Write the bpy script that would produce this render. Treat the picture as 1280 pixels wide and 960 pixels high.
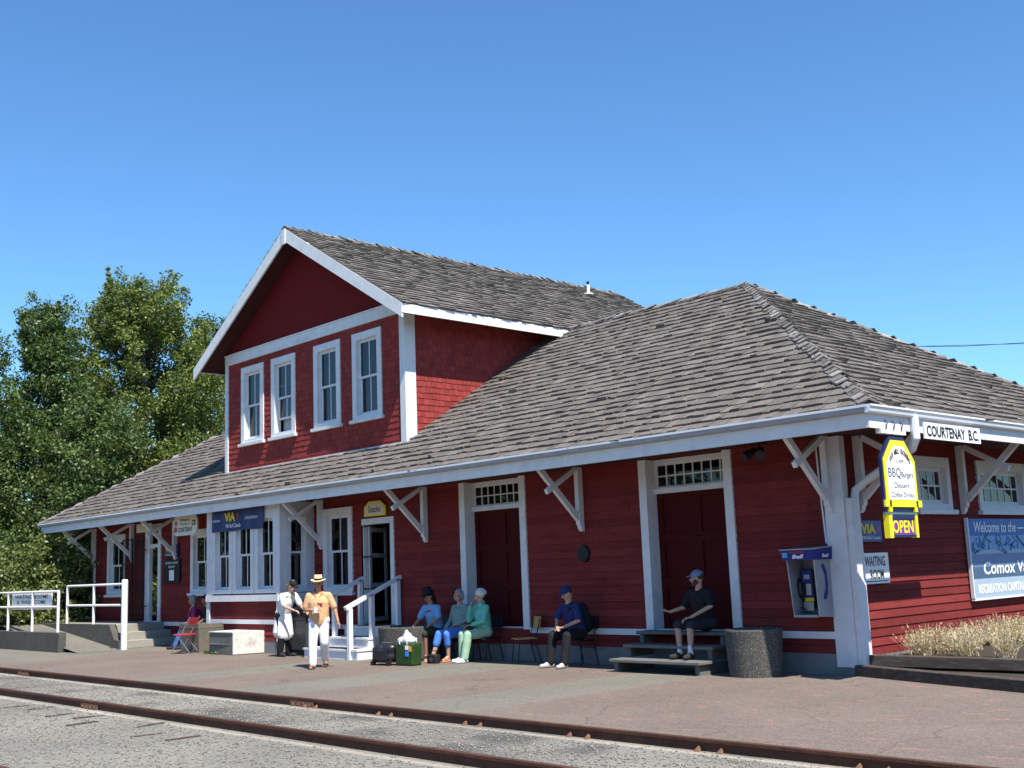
import bpy, math, random
import numpy as np
from mathutils import Vector, Matrix, Quaternion
R = math.radians
for o in list(bpy.data.objects): bpy.data.objects.remove(o)
sc = bpy.context.scene
COL = sc.collection
S = 0.84            # layout units -> metres (everything is scaled once, at the very end)

# ------------------------------------------------------------------ camera
cam_d = bpy.data.cameras.new('camera'); cam = bpy.data.objects.new('camera', cam_d); COL.objects.link(cam)
cam_d.sensor_width = 36; cam_d.lens = 1419.8 / 1280 * 36; cam_d.clip_end = 3000; cam_d.clip_start = .1
yw, pt, rl = R(46.946), R(9.277), R(-2.22)
fw = Vector((-math.sin(yw)*math.cos(pt), math.cos(yw)*math.cos(pt), math.sin(pt)))
rt = Vector((math.cos(yw), math.sin(yw), 0)); up = rt.cross(fw)
rt2 = rt*math.cos(rl) + up*math.sin(rl); up2 = up*math.cos(rl) - rt*math.sin(rl)
cam.matrix_world = Matrix((rt2, up2, -fw)).transposed().to_4x4()
cam.location = (10.929, -18.167, 2.05)
sc.camera = cam

# ------------------------------------------------------------------ sky and sun
SUN = Vector((.61, -.175, 1.0)).normalized()
w = bpy.data.worlds.new('World'); sc.world = w; w.use_nodes = True
wn = w.node_tree; bg = wn.nodes['Background']
sky = wn.nodes.new('ShaderNodeTexSky'); sky.sky_type = 'NISHITA'; sky.sun_disc = False
sky.sun_elevation = math.asin(SUN.z); sky.sun_rotation = math.atan2(SUN.x, SUN.y)
sky.altitude = 50; sky.air_density = 1.0; sky.dust_density = .15; sky.ozone_density = 3.2
gm_ = wn.nodes.new('ShaderNodeGamma'); gm_.inputs[1].default_value = 1.1
tn = wn.nodes.new('ShaderNodeMix'); tn.data_type = 'RGBA'; tn.blend_type = 'MULTIPLY'; tn.inputs['Factor'].default_value = 1; tn.inputs['B'].default_value = (.70, 1.0, 1.16, 1)
wn.links.new(sky.outputs[0], gm_.inputs[0]); wn.links.new(gm_.outputs[0], tn.inputs['A']); wn.links.new(tn.outputs['Result'], bg.inputs[0]); bg.inputs[1].default_value = .097
sd = bpy.data.lights.new('sun', 'SUN'); sd.energy = 5.0; sd.angle = R(.5); sd.color = (1, .95, .87)
so = bpy.data.objects.new('sun', sd); COL.objects.link(so); so.rotation_euler = SUN.to_track_quat('Z', 'Y').to_euler()
so.location = (0, 0, 30)
sc.view_settings.view_transform = 'Standard'; sc.view_settings.look = 'None'
sc.view_settings.exposure = 0.7; sc.view_settings.gamma = 1
sc.render.engine = 'CYCLES'
sc.cycles.max_bounces = 6; sc.cycles.transparent_max_bounces = 12

# ------------------------------------------------------------------ materials
M = {}
def mat(name, col, rough=.7, var=0., noise=0., nscale=6., bump=0., bscale=40., metal=0., spec=.3, dirt=None, dirt_amt=0., dscale=2., stretch=None):
    """principled with optional per-face 'vary' attribute, broad noise tint, dirt patches and bump"""
    m = bpy.data.materials.new(name); m.use_nodes = True; nt = m.node_tree; N = nt.nodes; L = nt.links
    b = N['Principled BSDF']; b.inputs['Roughness'].default_value = rough; b.inputs['Metallic'].default_value = metal
    b.inputs['Specular IOR Level'].default_value = spec
    tc = N.new('ShaderNodeTexCoord'); src = tc.outputs['Object']
    if stretch:
        mp = N.new('ShaderNodeMapping'); mp.inputs['Scale'].default_value = stretch; L.new(src, mp.inputs[0]); src = mp.outputs[0]
    rgb = N.new('ShaderNodeRGB'); rgb.outputs[0].default_value = (*col, 1); c = rgb.outputs[0]
    def mul(c, fac_socket, lo, hi):
        mr = N.new('ShaderNodeMapRange'); mr.inputs[3].default_value = lo; mr.inputs[4].default_value = hi; L.new(fac_socket, mr.inputs[0])
        v = N.new('ShaderNodeVectorMath'); v.operation = 'SCALE'; L.new(c, v.inputs[0]); L.new(mr.outputs[0], v.inputs['Scale']); return v.outputs[0]
    if var:
        a = N.new('ShaderNodeAttribute'); a.attribute_name = 'vary'; c = mul(c, a.outputs['Fac'], 1-var, 1+var)
    if noise:
        n = N.new('ShaderNodeTexNoise'); n.inputs['Scale'].default_value = nscale; n.inputs['Detail'].default_value = 6; L.new(src, n.inputs[0])
        c = mul(c, n.outputs[0], 1-noise*1.6, 1+noise*1.6)
    if dirt:
        n = N.new('ShaderNodeTexNoise'); n.inputs['Scale'].default_value = dscale; n.inputs['Detail'].default_value = 9; n.inputs['Roughness'].default_value = .7; L.new(src, n.inputs[0])
        cr = N.new('ShaderNodeMapRange'); cr.inputs[1].default_value = .52; cr.inputs[2].default_value = .72; cr.inputs[4].default_value = dirt_amt; L.new(n.outputs[0], cr.inputs[0])
        mx = N.new('ShaderNodeMix'); mx.data_type = 'RGBA'; L.new(cr.outputs[0], mx.inputs['Factor']); L.new(c, mx.inputs['A']); mx.inputs['B'].default_value = (*dirt, 1); c = mx.outputs['Result']
    L.new(c, b.inputs['Base Color'])
    if bump:
        n = N.new('ShaderNodeTexNoise'); n.inputs['Scale'].default_value = bscale; n.inputs['Detail'].default_value = 5; L.new(src, n.inputs[0])
        bp = N.new('ShaderNodeBump'); bp.inputs['Strength'].default_value = bump; bp.inputs['Distance'].default_value = .02; L.new(n.outputs[0], bp.inputs['Height']); L.new(bp.outputs[0], b.inputs['Normal'])
    M[name] = m; return m
mat('red_siding', (.195, .033, .031), .85, spec=.08, noise=.16, nscale=1.6, bump=.45, bscale=30, dirt=(.07, .014, .015), dirt_amt=.5, dscale=2.3, var=.16, stretch=(1, 1, 2.2))
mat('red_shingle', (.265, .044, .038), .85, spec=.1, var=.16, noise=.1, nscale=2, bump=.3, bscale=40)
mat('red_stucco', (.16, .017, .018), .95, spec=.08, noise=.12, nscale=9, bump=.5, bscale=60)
mat('red_door', (.062, .006, .006), .7, spec=.1, noise=.12, nscale=3, bump=.15)
mat('white_trim', (.70, .70, .70), .65, noise=.08, nscale=5, bump=.12, bscale=30, dirt=(.45, .43, .41), dirt_amt=.42, dscale=3.2)
mat('white_paint', (.80, .80, .80), .5, noise=.03, nscale=5, dirt=(.5, .47, .44), dirt_amt=.4, dscale=6)
mat('grey_trim', (.36, .35, .35), .7, noise=.16, nscale=4, stretch=(1, 1, 6), dirt=(.16, .15, .14), dirt_amt=.7, dscale=3)
mat('gutter_white', (.72, .74, .77), .35, noise=.03, nscale=3)
mat('shake', (.155, .136, .119), .9, spec=.15, var=.26, noise=.18, nscale=3.2, bump=.6, bscale=45, dirt=(.06, .055, .05), dirt_amt=.5, dscale=5)
mat('shake_under', (.03, .027, .025), .9)
mat('ridge_cap', (.21, .19, .175), .85, var=.5, noise=.2, nscale=4, bump=.5)
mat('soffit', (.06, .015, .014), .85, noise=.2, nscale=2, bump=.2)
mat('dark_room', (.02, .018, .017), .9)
mat('curtain', (.45, .47, .5), .9, noise=.2, nscale=20)
mat('concrete', (.20, .20, .195), .9, noise=.22, nscale=3, bump=.5, bscale=25, dirt=(.07, .07, .065), dirt_amt=.6, dscale=2)
mat('grey_concrete', (.30, .285, .24), .9, noise=.15, nscale=4, bump=.4, bscale=30)
mat('aluminium', (.42, .42, .43), .35, metal=.8, noise=.1, nscale=5)
mat('booth_metal', (.36, .37, .38), .4, metal=.35, noise=.2, nscale=4, dirt=(.15, .13, .1), dirt_amt=.5, dscale=8)
mat('black_metal', (.012, .012, .014), .45)
mat('chrome', (.6, .6, .62), .25, metal=.9)
mat('navy', (.012, .016, .075), .4)
mat('bell_blue', (.015, .03, .22), .35)
mat('yellow', (.85, .74, .02), .45, noise=.03)
mat('mustard', (.72, .50, .02), .45)
mat('purple', (.20, .04, .26), .45)
mat('sign_white', (.82, .82, .82), .45, noise=.02)
mat('sign_cream', (.70, .64, .52), .5, noise=.05)
mat('ink', (.012, .012, .02), .5)
mat('ink_navy', (.03, .03, .12), .5)
mat('ink_red', (.42, .03, .03), .5)
mat('pink', (.55, .06, .2), .5)
mat('ink_brown', (.12, .05, .02), .5)
mat('banner_blue', (.018, .035, .13), .5, noise=.1, nscale=3)
mat('welcome_blue', (.02, .12, .42), .45, noise=.08)
mat('welcome_sky', (.15, .34, .62), .45, noise=.06)
mat('welcome_hill', (.13, .22, .40), .45, noise=.06)
mat('welcome_sea', (.06, .11, .19), .45, noise=.1)
mat('welcome_pale', (.35, .45, .55), .45, noise=.05)
mat('wood_seat', (.50, .30, .10), .45, noise=.12, nscale=6, stretch=(1, 8, 1))
mat('old_wood', (.16, .15, .14), .85, noise=.25, nscale=3, stretch=(1, 6, 6), bump=.5, dirt=(.05, .045, .04), dirt_amt=.6)
mat('box_concrete', (.17, .162, .14), .9, noise=.2, nscale=3, bump=.4, dirt=(.08, .07, .05), dirt_amt=.6)
mat('timber', (.085, .065, .052), .9, noise=.3, nscale=3, stretch=(1, 8, 8), bump=.7, dirt=(.28, .26, .25), dirt_amt=.35, dscale=3)
mat('red_vinyl', (.50, .04, .05), .4)
mat('rust', (.085, .036, .022), .75, noise=.3, nscale=5, bump=.4, bscale=30, dirt=(.045, .02, .015), dirt_amt=.7, dscale=4)
mat('rust_light', (.17, .09, .055), .85, noise=.3, nscale=8, bump=.5)
mat('soil', (.05, .038, .03), .95, noise=.3, nscale=5, bump=.8)
mat('bark', (.11, .095, .08), .95, noise=.3, nscale=4, bump=.8, bscale=12)
mat('suitcase', (.02, .02, .024), .35, noise=.2, bump=.4, bscale=8)
mat('green_bag', (.022, .055, .014), .5, noise=.2, bump=.3, bscale=8)
mat('plastic_bag', (.80, .76, .76), .4, bump=.6, bscale=9)
mat('orange_print', (.8, .3, .02), .5); mat('blue_print', (.03, .25, .7), .5)
mat('lamp_black', (.02, .02, .02), .4)
mat('tank', (.05, .05, .05), .4, noise=.1)
def aggregate(name, base, speck, sc_=34, light=.5):
    m = bpy.data.materials.new(name); m.use_nodes = True; nt = m.node_tree; N = nt.nodes; L = nt.links; b = N['Principled BSDF']
    b.inputs['Roughness'].default_value = .85
    tc = N.new('ShaderNodeTexCoord'); v = N.new('ShaderNodeTexVoronoi'); v.inputs['Scale'].default_value = sc_; L.new(tc.outputs['Object'], v.inputs[0])
    mr = N.new('ShaderNodeMapRange'); mr.inputs[1].default_value = .1; mr.inputs[2].default_value = .55; mr.inputs[3].default_value = 1; mr.inputs[4].default_value = 0; L.new(v.outputs['Distance'], mr.inputs[0])
    bw = N.new('ShaderNodeRGBToBW'); L.new(v.outputs['Color'], bw.inputs[0])
    pw = N.new('ShaderNodeMath'); pw.operation = 'POWER'; pw.inputs[1].default_value = 2.2; L.new(bw.outputs[0], pw.inputs[0])
    mm = N.new('ShaderNodeMath'); mm.operation = 'MULTIPLY'; L.new(mr.outputs[0], mm.inputs[0]); L.new(pw.outputs[0], mm.inputs[1])
    m2 = N.new('ShaderNodeMath'); m2.operation = 'MULTIPLY'; m2.inputs[1].default_value = 1.6; m2.use_clamp = True; L.new(mm.outputs[0], m2.inputs[0])
    mx = N.new('ShaderNodeMix'); mx.data_type = 'RGBA'; L.new(m2.outputs[0], mx.inputs['Factor']); mx.inputs['A'].default_value = (*base, 1); mx.inputs['B'].default_value = (*speck, 1)
    n = N.new('ShaderNodeTexNoise'); n.inputs['Scale'].default_value = 1.5; n.inputs['Detail'].default_value = 7; L.new(tc.outputs['Object'], n.inputs[0])
    r2 = N.new('ShaderNodeMapRange'); r2.inputs[3].default_value = .55; r2.inputs[4].default_value = 1.4; L.new(n.outputs[0], r2.inputs[0])
    vs = N.new('ShaderNodeVectorMath'); vs.operation = 'SCALE'; L.new(mx.outputs['Result'], vs.inputs[0]); L.new(r2.outputs[0], vs.inputs['Scale'])
    L.new(vs.outputs[0], b.inputs['Base Color'])
    bp = N.new('ShaderNodeBump'); bp.inputs['Strength'].default_value = .4; bp.inputs['Distance'].default_value = .01; L.new(mr.outputs[0], bp.inputs['Height']); L.new(bp.outputs[0], b.inputs['Normal'])
    M[name] = m
aggregate('aggregate', (.06, .057, .052), (.32, .29, .23), 60)
aggregate('aggregate_warm', (.12, .105, .08), (.40, .34, .24), 55)
# window glass: real pane, sees through, mirrors the surroundings by Fresnel
def glass():
    m = bpy.data.materials.new('glass'); m.use_nodes = True; nt = m.node_tree; N = nt.nodes; L = nt.links
    N.remove(N['Principled BSDF']); t = N.new('ShaderNodeBsdfTransparent'); t.inputs[0].default_value = (.34, .36, .38, 1)
    g = N.new('ShaderNodeBsdfGlossy'); g.inputs['Roughness'].default_value = .02; f = N.new('ShaderNodeFresnel'); f.inputs[0].default_value = 1.6
    tc = N.new('ShaderNodeTexCoord'); n = N.new('ShaderNodeTexNoise'); n.inputs['Scale'].default_value = 1.5; L.new(tc.outputs['Object'], n.inputs[0])
    bp = N.new('ShaderNodeBump'); bp.inputs['Strength'].default_value = .08; bp.inputs['Distance'].default_value = .05; L.new(n.outputs[0], bp.inputs['Height']); L.new(bp.outputs[0], g.inputs['Normal'])
    x = N.new('ShaderNodeMixShader'); L.new(f.outputs[0], x.inputs[0]); L.new(t.outputs[0], x.inputs[1]); L.new(g.outputs[0], x.inputs[2]); L.new(x.outputs[0], N['Material Output'].inputs[0])
    M['glass'] = m
glass()
def leafmat(name, col, col2, gloss=.18):
    m = bpy.data.materials.new(name); m.use_nodes = True; nt = m.node_tree; N = nt.nodes; L = nt.links; N.remove(N['Principled BSDF'])
    a = N.new('ShaderNodeAttribute'); a.attribute_name = 'vary'
    mx = N.new('ShaderNodeMix'); mx.data_type = 'RGBA'; L.new(a.outputs['Fac'], mx.inputs['Factor']); mx.inputs['A'].default_value = (*col, 1); mx.inputs['B'].default_value = (*col2, 1)
    d = N.new('ShaderNodeBsdfDiffuse'); t = N.new('ShaderNodeBsdfTranslucent'); g = N.new('ShaderNodeBsdfGlossy'); g.inputs['Roughness'].default_value = .5
    g.inputs[0].default_value = (.75, .8, .7, 1)
    L.new(mx.outputs['Result'], d.inputs[0]); L.new(mx.outputs['Result'], t.inputs[0])
    x = N.new('ShaderNodeMixShader'); x.inputs[0].default_value = .35; L.new(d.outputs[0], x.inputs[1]); L.new(t.outputs[0], x.inputs[2])
    y = N.new('ShaderNodeMixShader'); y.inputs[0].default_value = gloss; L.new(x.outputs[0], y.inputs[1]); L.new(g.outputs[0], y.inputs[2])
    L.new(y.outputs[0], N['Material Output'].inputs[0]); M[name] = m
leafmat('leaf_dark', (.032, .066, .016), (.130, .190, .036), .05)
leafmat('leaf_olive', (.055, .09, .016), (.22, .265, .045), .05)
leafmat('leaf_bush', (.045, .085, .018), (.22, .255, .06), .05)
leafmat('leaf_dry', (.50, .40, .23), (.80, .72, .52), .02)
leafmat('leaf_shrub', (.05, .12, .02), (.16, .22, .04), .08)

# ground materials
def asphalt():
    m = bpy.data.materials.new('asphalt'); m.use_nodes = True; nt = m.node_tree; N = nt.nodes; L = nt.links; b = N['Principled BSDF']; b.inputs['Roughness'].default_value = .9
    b.inputs['Specular IOR Level'].default_value = .2
    tc = N.new('ShaderNodeTexCoord'); P = tc.outputs['Object']
    sx = N.new('ShaderNodeSeparateXYZ'); L.new(P, sx.inputs[0])
    nz = N.new('ShaderNodeTexNoise'); nz.inputs['Scale'].default_value = 2.6; nz.inputs['Detail'].default_value = 5; L.new(P, nz.inputs[0])
    ad = N.new('ShaderNodeMath'); ad.operation = 'MULTIPLY_ADD'; ad.inputs[1].default_value = .5; L.new(nz.outputs[0], ad.inputs[0]); L.new(sx.outputs[0], ad.inputs[2])
    def band(x0, x1):
        a = N.new('ShaderNodeMapRange'); a.inputs[1].default_value = x0; a.inputs[2].default_value = x0+.15; L.new(ad.outputs[0], a.inputs[0])
        c = N.new('ShaderNodeMapRange'); c.inputs[1].default_value = x1; c.inputs[2].default_value = x1+.15; c.inputs[3].default_value = 1; c.inputs[4].default_value = 0; L.new(ad.outputs[0], c.inputs[0])
        mm = N.new('ShaderNodeMath'); mm.operation = 'MULTIPLY'; L.new(a.outputs[0], mm.inputs[0]); L.new(c.outputs[0], mm.inputs[1]); return mm.outputs[0]
    t = None
    for x0, x1 in ((-3.2, -1.75), (-7.6, -5.9), (-11.3, -9.9), (-90, -19.2)):
        q = band(x0*1, x1*1)
        if t is None: t = q
        else:
            k = N.new('ShaderNodeMath'); k.operation = 'MAXIMUM'; L.new(t, k.inputs[0]); L.new(q, k.inputs[1]); t = k.outputs[0]
    mx = N.new('ShaderNodeMix'); mx.data_type = 'RGBA'; L.new(t, mx.inputs['Factor']); mx.inputs['A'].default_value = (.172, .135, .111, 1); mx.inputs['B'].default_value = (.174, .160, .131, 1)
    c = mx.outputs['Result']
    # red scuffs
    mp = N.new('ShaderNodeMapping'); mp.inputs['Scale'].default_value = (1.3, 3.2, 1); mp.inputs['Rotation'].default_value = (0, 0, .25); L.new(P, mp.inputs[0])
    n2 = N.new('ShaderNodeTexNoise'); n2.inputs['Scale'].default_value = 1.5; n2.inputs['Detail'].default_value = 8; n2.inputs['Roughness'].default_value = .7; L.new(mp.outputs[0], n2.inputs[0])
    r = N.new('ShaderNodeMapRange'); r.inputs[1].default_value = .57; r.inputs[2].default_value = .65; r.inputs[4].default_value = .75; L.new(n2.outputs[0], r.inputs[0])
    rx = N.new('ShaderNodeMapRange'); rx.inputs[1].default_value = -3.6; rx.inputs[2].default_value = -1.5; L.new(sx.outputs[0], rx.inputs[0])
    rm = N.new('ShaderNodeMath'); rm.operation = 'MULTIPLY'; L.new(r.outputs[0], rm.inputs[0]); L.new(rx.outputs[0], rm.inputs[1])
    m2 = N.new('ShaderNodeMix'); m2.data_type = 'RGBA'; L.new(rm.outputs[0], m2.inputs['Factor']); L.new(c, m2.inputs['A']); m2.inputs['B'].default_value = (.34, .17, .145, 1); c = m2.outputs['Result']
    # broad stains, speckle
    for scale, lo, hi, det in ((.6, .90, 1.10, 8), (75, .62, 1.38, 3), (28, .74, 1.26, 4), (9, .90, 1.10, 6)):
        n = N.new('ShaderNodeTexNoise'); n.inputs['Scale'].default_value = scale; n.inputs['Detail'].default_value = det; L.new(P, n.inputs[0])
        q = N.new('ShaderNodeMapRange'); q.inputs[1].default_value = .3; q.inputs[2].default_value = .7; q.inputs[3].default_value = lo; q.inputs[4].default_value = hi; L.new(n.outputs[0], q.inputs[0])
        v = N.new('ShaderNodeVectorMath'); v.operation = 'SCALE'; L.new(c, v.inputs[0]); L.new(q.outputs[0], v.inputs['Scale']); c = v.outputs[0]
    # hairline cracks
    nd = N.new('ShaderNodeTexNoise'); nd.inputs['Scale'].default_value = 2; nd.inputs['Detail'].default_value = 6; L.new(P, nd.inputs[0])
    av = N.new('ShaderNodeVectorMath'); av.operation = 'SCALE'; av.inputs['Scale'].default_value = .7; L.new(nd.outputs['Color'], av.inputs[0])
    ap = N.new('ShaderNodeVectorMath'); L.new(P, ap.inputs[0]); L.new(av.outputs[0], ap.inputs[1])
    vc = N.new('ShaderNodeTexVoronoi'); vc.feature = 'DISTANCE_TO_EDGE'; vc.inputs['Scale'].default_value = .38; L.new(ap.outputs[0], vc.inputs[0])
    qc = N.new('ShaderNodeMapRange'); qc.inputs[1].default_value = .0; qc.inputs[2].default_value = .006; qc.inputs[3].default_value = .62; qc.inputs[4].default_value = 1; L.new(vc.outputs['Distance'], qc.inputs[0])
    vk = N.new('ShaderNodeVectorMath'); vk.operation = 'SCALE'; L.new(c, vk.inputs[0]); L.new(qc.outputs[0], vk.inputs['Scale']); c = vk.outputs[0]
    L.new(c, b.inputs['Base Color'])
    n = N.new('ShaderNodeTexNoise'); n.inputs['Scale'].default_value = 60; n.inputs['Detail'].default_value = 3; L.new(P, n.inputs[0])
    bp = N.new('ShaderNodeBump'); bp.inputs['Strength'].default_value = .5; bp.inputs['Distance'].default_value = .012; L.new(n.outputs[0], bp.inputs['Height']); L.new(bp.outputs[0], b.inputs['Normal'])
    M['asphalt'] = m
asphalt()
def ballast():
    m = bpy.data.materials.new('ballast'); m.use_nodes = True; nt = m.node_tree; N = nt.nodes; L = nt.links; b = N['Principled BSDF']; b.inputs['Roughness'].default_value = .9
    tc = N.new('ShaderNodeTexCoord'); P = tc.outputs['Object']; sx = N.new('ShaderNodeSeparateXYZ'); L.new(P, sx.inputs[0])
    v = N.new('ShaderNodeTexVoronoi'); v.inputs['Scale'].default_value = 38; L.new(P, v.inputs[0])
    bw = N.new('ShaderNodeRGBToBW'); L.new(v.outputs['Color'], bw.inputs[0])
    mx = N.new('ShaderNodeMix'); mx.data_type = 'RGBA'; L.new(bw.outputs[0], mx.inputs['Factor']); mx.inputs['A'].default_value = (.15, .14, .115, 1); mx.inputs['B'].default_value = (.29, .272, .228, 1); c = mx.outputs['Result']
    # dark oily patches between the rails, sandy strip beside rails
    n = N.new('ShaderNodeTexNoise'); n.inputs['Scale'].default_value = .9; n.inputs['Detail'].default_value = 7; L.new(P, n.inputs[0])
    r = N.new('ShaderNodeMapRange'); r.inputs[1].default_value = .5; r.inputs[2].default_value = .66; r.inputs[4].default_value = .7; L.new(n.outputs[0], r.inputs[0])
    a = N.new('ShaderNodeMapRange'); a.inputs[1].default_value = -7.8; a.inputs[2].default_value = -7.5; L.new(sx.outputs[1], a.inputs[0])
    mm = N.new('ShaderNodeMath'); mm.operation = 'MULTIPLY'; L.new(r.outputs[0], mm.inputs[0]); L.new(a.outputs[0], mm.inputs[1])
    m2 = N.new('ShaderNodeMix'); m2.data_type = 'RGBA'; L.new(mm.outputs[0], m2.inputs['Factor']); L.new(c, m2.inputs['A']); m2.inputs['B'].default_value = (.055, .05, .047, 1); c = m2.outputs['Result']
    n3 = N.new('ShaderNodeTexNoise'); n3.inputs['Scale'].default_value = 1.3; n3.inputs['Detail'].default_value = 5; L.new(P, n3.inputs[0])
    for yc in (-8.07, -6.13):
        d = N.new('ShaderNodeMath'); d.operation = 'SUBTRACT'; d.inputs[1].default_value = yc; L.new(sx.outputs[1], d.inputs[0])
        ab = N.new('ShaderNodeMath'); ab.operation = 'ABSOLUTE'; L.new(d.outputs[0], ab.inputs[0])
        q = N.new('ShaderNodeMapRange'); q.inputs[1].default_value = .0; q.inputs[2].default_value = .10; q.inputs[3].default_value = 1.6; q.inputs[4].default_value = 0; L.new(ab.outputs[0], q.inputs[0])
        k = N.new('ShaderNodeMath'); k.operation = 'MULTIPLY'; k.use_clamp = True; L.new(q.outputs[0], k.inputs[0]); L.new(n3.outputs[0], k.inputs[1])
        m3 = N.new('ShaderNodeMix'); m3.data_type = 'RGBA'; L.new(k.outputs[0], m3.inputs['Factor']); L.new(c, m3.inputs['A']); m3.inputs['B'].default_value = (.44, .38, .30, 1); c = m3.outputs['Result']
    n4 = N.new('ShaderNodeTexNoise'); n4.inputs['Scale'].default_value = .35; n4.inputs['Detail'].default_value = 6; L.new(P, n4.inputs[0])
    q = N.new('ShaderNodeMapRange'); q.inputs[1].default_value = .3; q.inputs[2].default_value = .7; q.inputs[3].default_value = .8; q.inputs[4].default_value = 1.2; L.new(n4.outputs[0], q.inputs[0])
    vv = N.new('ShaderNodeVectorMath'); vv.operation = 'SCALE'; L.new(c, vv.inputs[0]); L.new(q.outputs[0], vv.inputs['Scale'])
    L.new(vv.outputs[0], b.inputs['Base Color'])
    bp = N.new('ShaderNodeBump'); bp.inputs['Strength'].default_value = 1; bp.inputs['Distance'].default_value = .02; bp.invert = True; L.new(v.outputs['Distance'], bp.inputs['Height']); L.new(bp.outputs[0], b.inputs['Normal'])
    M['ballast'] = m
ballast()
mat('stone', (.225, .21, .178), .9, var=.38)
mat('grass_ground', (.07, .085, .03), .95, noise=.3, nscale=1)
mat('tie', (.07, .045, .035), .9, noise=.3, nscale=4)

# ------------------------------------------------------------------ mesh helpers
METER = set()
ROOT = {}
def link(o): COL.objects.link(o); return o
def tag(o, label, cat, group=None, kind=None):
    if label: o['label'] = label
    if cat: o['category'] = cat
    if group: o['group'] = group
    if kind: o['kind'] = kind
    return o
def thing(name, label, cat, loc=(0, 0, 0), rz=0, group=None, meter=False):
    o = bpy.data.objects.new(name, None); link(o); o.location = loc; o.rotation_euler = (0, 0, rz); o.empty_display_size = .2
    ROOT[o.name] = Vector(loc) if not meter else Vector((0, 0, 0))
    if meter: METER.add(o.name)
    return tag(o, label, cat, group)
class MB:
    def __init__(s): s.v = []; s.f = []; s.a = []
    def quad(s, pts, a=.5):
        n = len(s.v); s.v += [tuple(p) for p in pts]; s.f.append(tuple(range(n, n+len(pts)))); s.a.append(a)
    def hexa(s, p, a=.5, skip=()):   # p: 8 points, bottom 0-3 ccw, top 4-7
        n = len(s.v); s.v += [tuple(q) for q in p]
        for i, f in enumerate(((3, 2, 1, 0), (4, 5, 6, 7), (0, 1, 5, 4), (1, 2, 6, 5), (2, 3, 7, 6), (3, 0, 4, 7))):
            if i in skip: continue
            s.f.append(tuple(n+k for k in f)); s.a.append(a)
    def box(s, x0, x1, y0, y1, z0, z1, a=.5):
        s.hexa([(x0, y0, z0), (x1, y0, z0), (x1, y1, z0), (x0, y1, z0), (x0, y0, z1), (x1, y0, z1), (x1, y1, z1), (x0, y1, z1)], a)
    def bar(s, p, q, wd, ht, upv=(0, 0, 1), a=.5):
        p, q = Vector(p), Vector(q); d = (q-p).normalized(); u = Vector(upv)
        sd_ = d.cross(u)
        if sd_.length < 1e-4: sd_ = d.cross(Vector((1, 0, 0)))
        sd_.normalize(); u = sd_.cross(d).normalized(); sw, uh = sd_*wd/2, u*ht/2
        s.hexa([p-sw-uh, p+sw-uh, q+sw-uh, q-sw-uh, p-sw+uh, p+sw+uh, q+sw+uh, q-sw+uh], a)
    def tube(s, pts, r, n=8, cap=True, a=.5):
        pts = [Vector(p) for p in pts]; rs = r if isinstance(r, (list, tuple)) else [r]*len(pts)
        base = len(s.v); ref = None
        for i, p in enumerate(pts):
            d = (pts[min(i+1, len(pts)-1)]-pts[max(i-1, 0)])
            d = d.normalized() if d.length > 1e-9 else Vector((0, 0, 1))
            if ref is None: ref = Vector((0, 0, 1)) if abs(d.z) < .9 else Vector((1, 0, 0))
            x = d.cross(ref).normalized(); y = x.cross(d).normalized(); ref = y if abs(d.dot(y)) < .9 else ref
            for k in range(n):
                t = 2*math.pi*k/n; s.v.append(tuple(p+(x*math.cos(t)+y*math.sin(t))*rs[i]))
        for i in range(len(pts)-1):
            for k in range(n):
                a0 = base+i*n+k; a1 = base+i*n+(k+1) % n; s.f.append((a0, a1, a1+n, a0+n)); s.a.append(a)
        if cap:
            s.f.append(tuple(base+k for k in range(n))[::-1]); s.a.append(a)
            s.f.append(tuple(base+(len(pts)-1)*n+k for k in range(n))); s.a.append(a)
    def ell(s, c, r, n=14, m=9, rot=None, a=.5):
        c = Vector(c); r = Vector(r) if isinstance(r, (tuple, list, Vector)) else Vector((r, r, r)); b = len(s.v)
        for i in range(m+1):
            ph = math.pi*i/m
            for k in range(n):
                t = 2*math.pi*k/n; p = Vector((math.sin(ph)*math.cos(t)*r.x, math.sin(ph)*math.sin(t)*r.y, math.cos(ph)*r.z))
                if rot is not None: p = rot @ p
                s.v.append(tuple(c+p))
        for i in range(m):
            for k in range(n):
                s.f.append((b+i*n+k, b+(i+1)*n+k, b+(i+1)*n+(k+1) % n, b+i*n+(k+1) % n)); s.a.append(a)
    def cap(s, p, q, ra, rb, flat=1., lat=None, n=14):
        """tapered capsule, cross-section flattened away from the lateral axis"""
        p, q = Vector(p), Vector(q); d = q-p; L_ = d.length; d = d/L_ if L_ > 1e-6 else Vector((0, 0, 1))
        x = Vector(lat) if lat is not None else (Vector((1, 0, 0)) if abs(d.x) < .9 else Vector((0, 1, 0)))
        x = (x-d*x.dot(d)).normalized(); y = d.cross(x)
        rings = [(p, d, math.sin(t)*ra, -math.cos(t)*ra) for t in (0.08, .5, 1.0)] + [(p, d, ra, 0), (q, d, rb, 0)] + [(q, d, math.sin(t)*rb, math.cos(t)*rb) for t in (1.0, .5, .08)]
        b = len(s.v)
        for c, dd, rr, off in rings:
            for k in range(n):
                t = 2*math.pi*k/n; s.v.append(tuple(c+dd*off*(flat if flat < 1 else 1)+x*math.cos(t)*rr+y*math.sin(t)*rr*flat))
        m = len(rings)
        for i in range(m-1):
            for k in range(n):
                s.f.append((b+i*n+k, b+i*n+(k+1) % n, b+(i+1)*n+(k+1) % n, b+(i+1)*n+k)); s.a.append(.5)
        s.f.append(tuple(b+k for k in range(n))[::-1]); s.a.append(.5); s.f.append(tuple(b+(m-1)*n+k for k in range(n))); s.a.append(.5)
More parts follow.
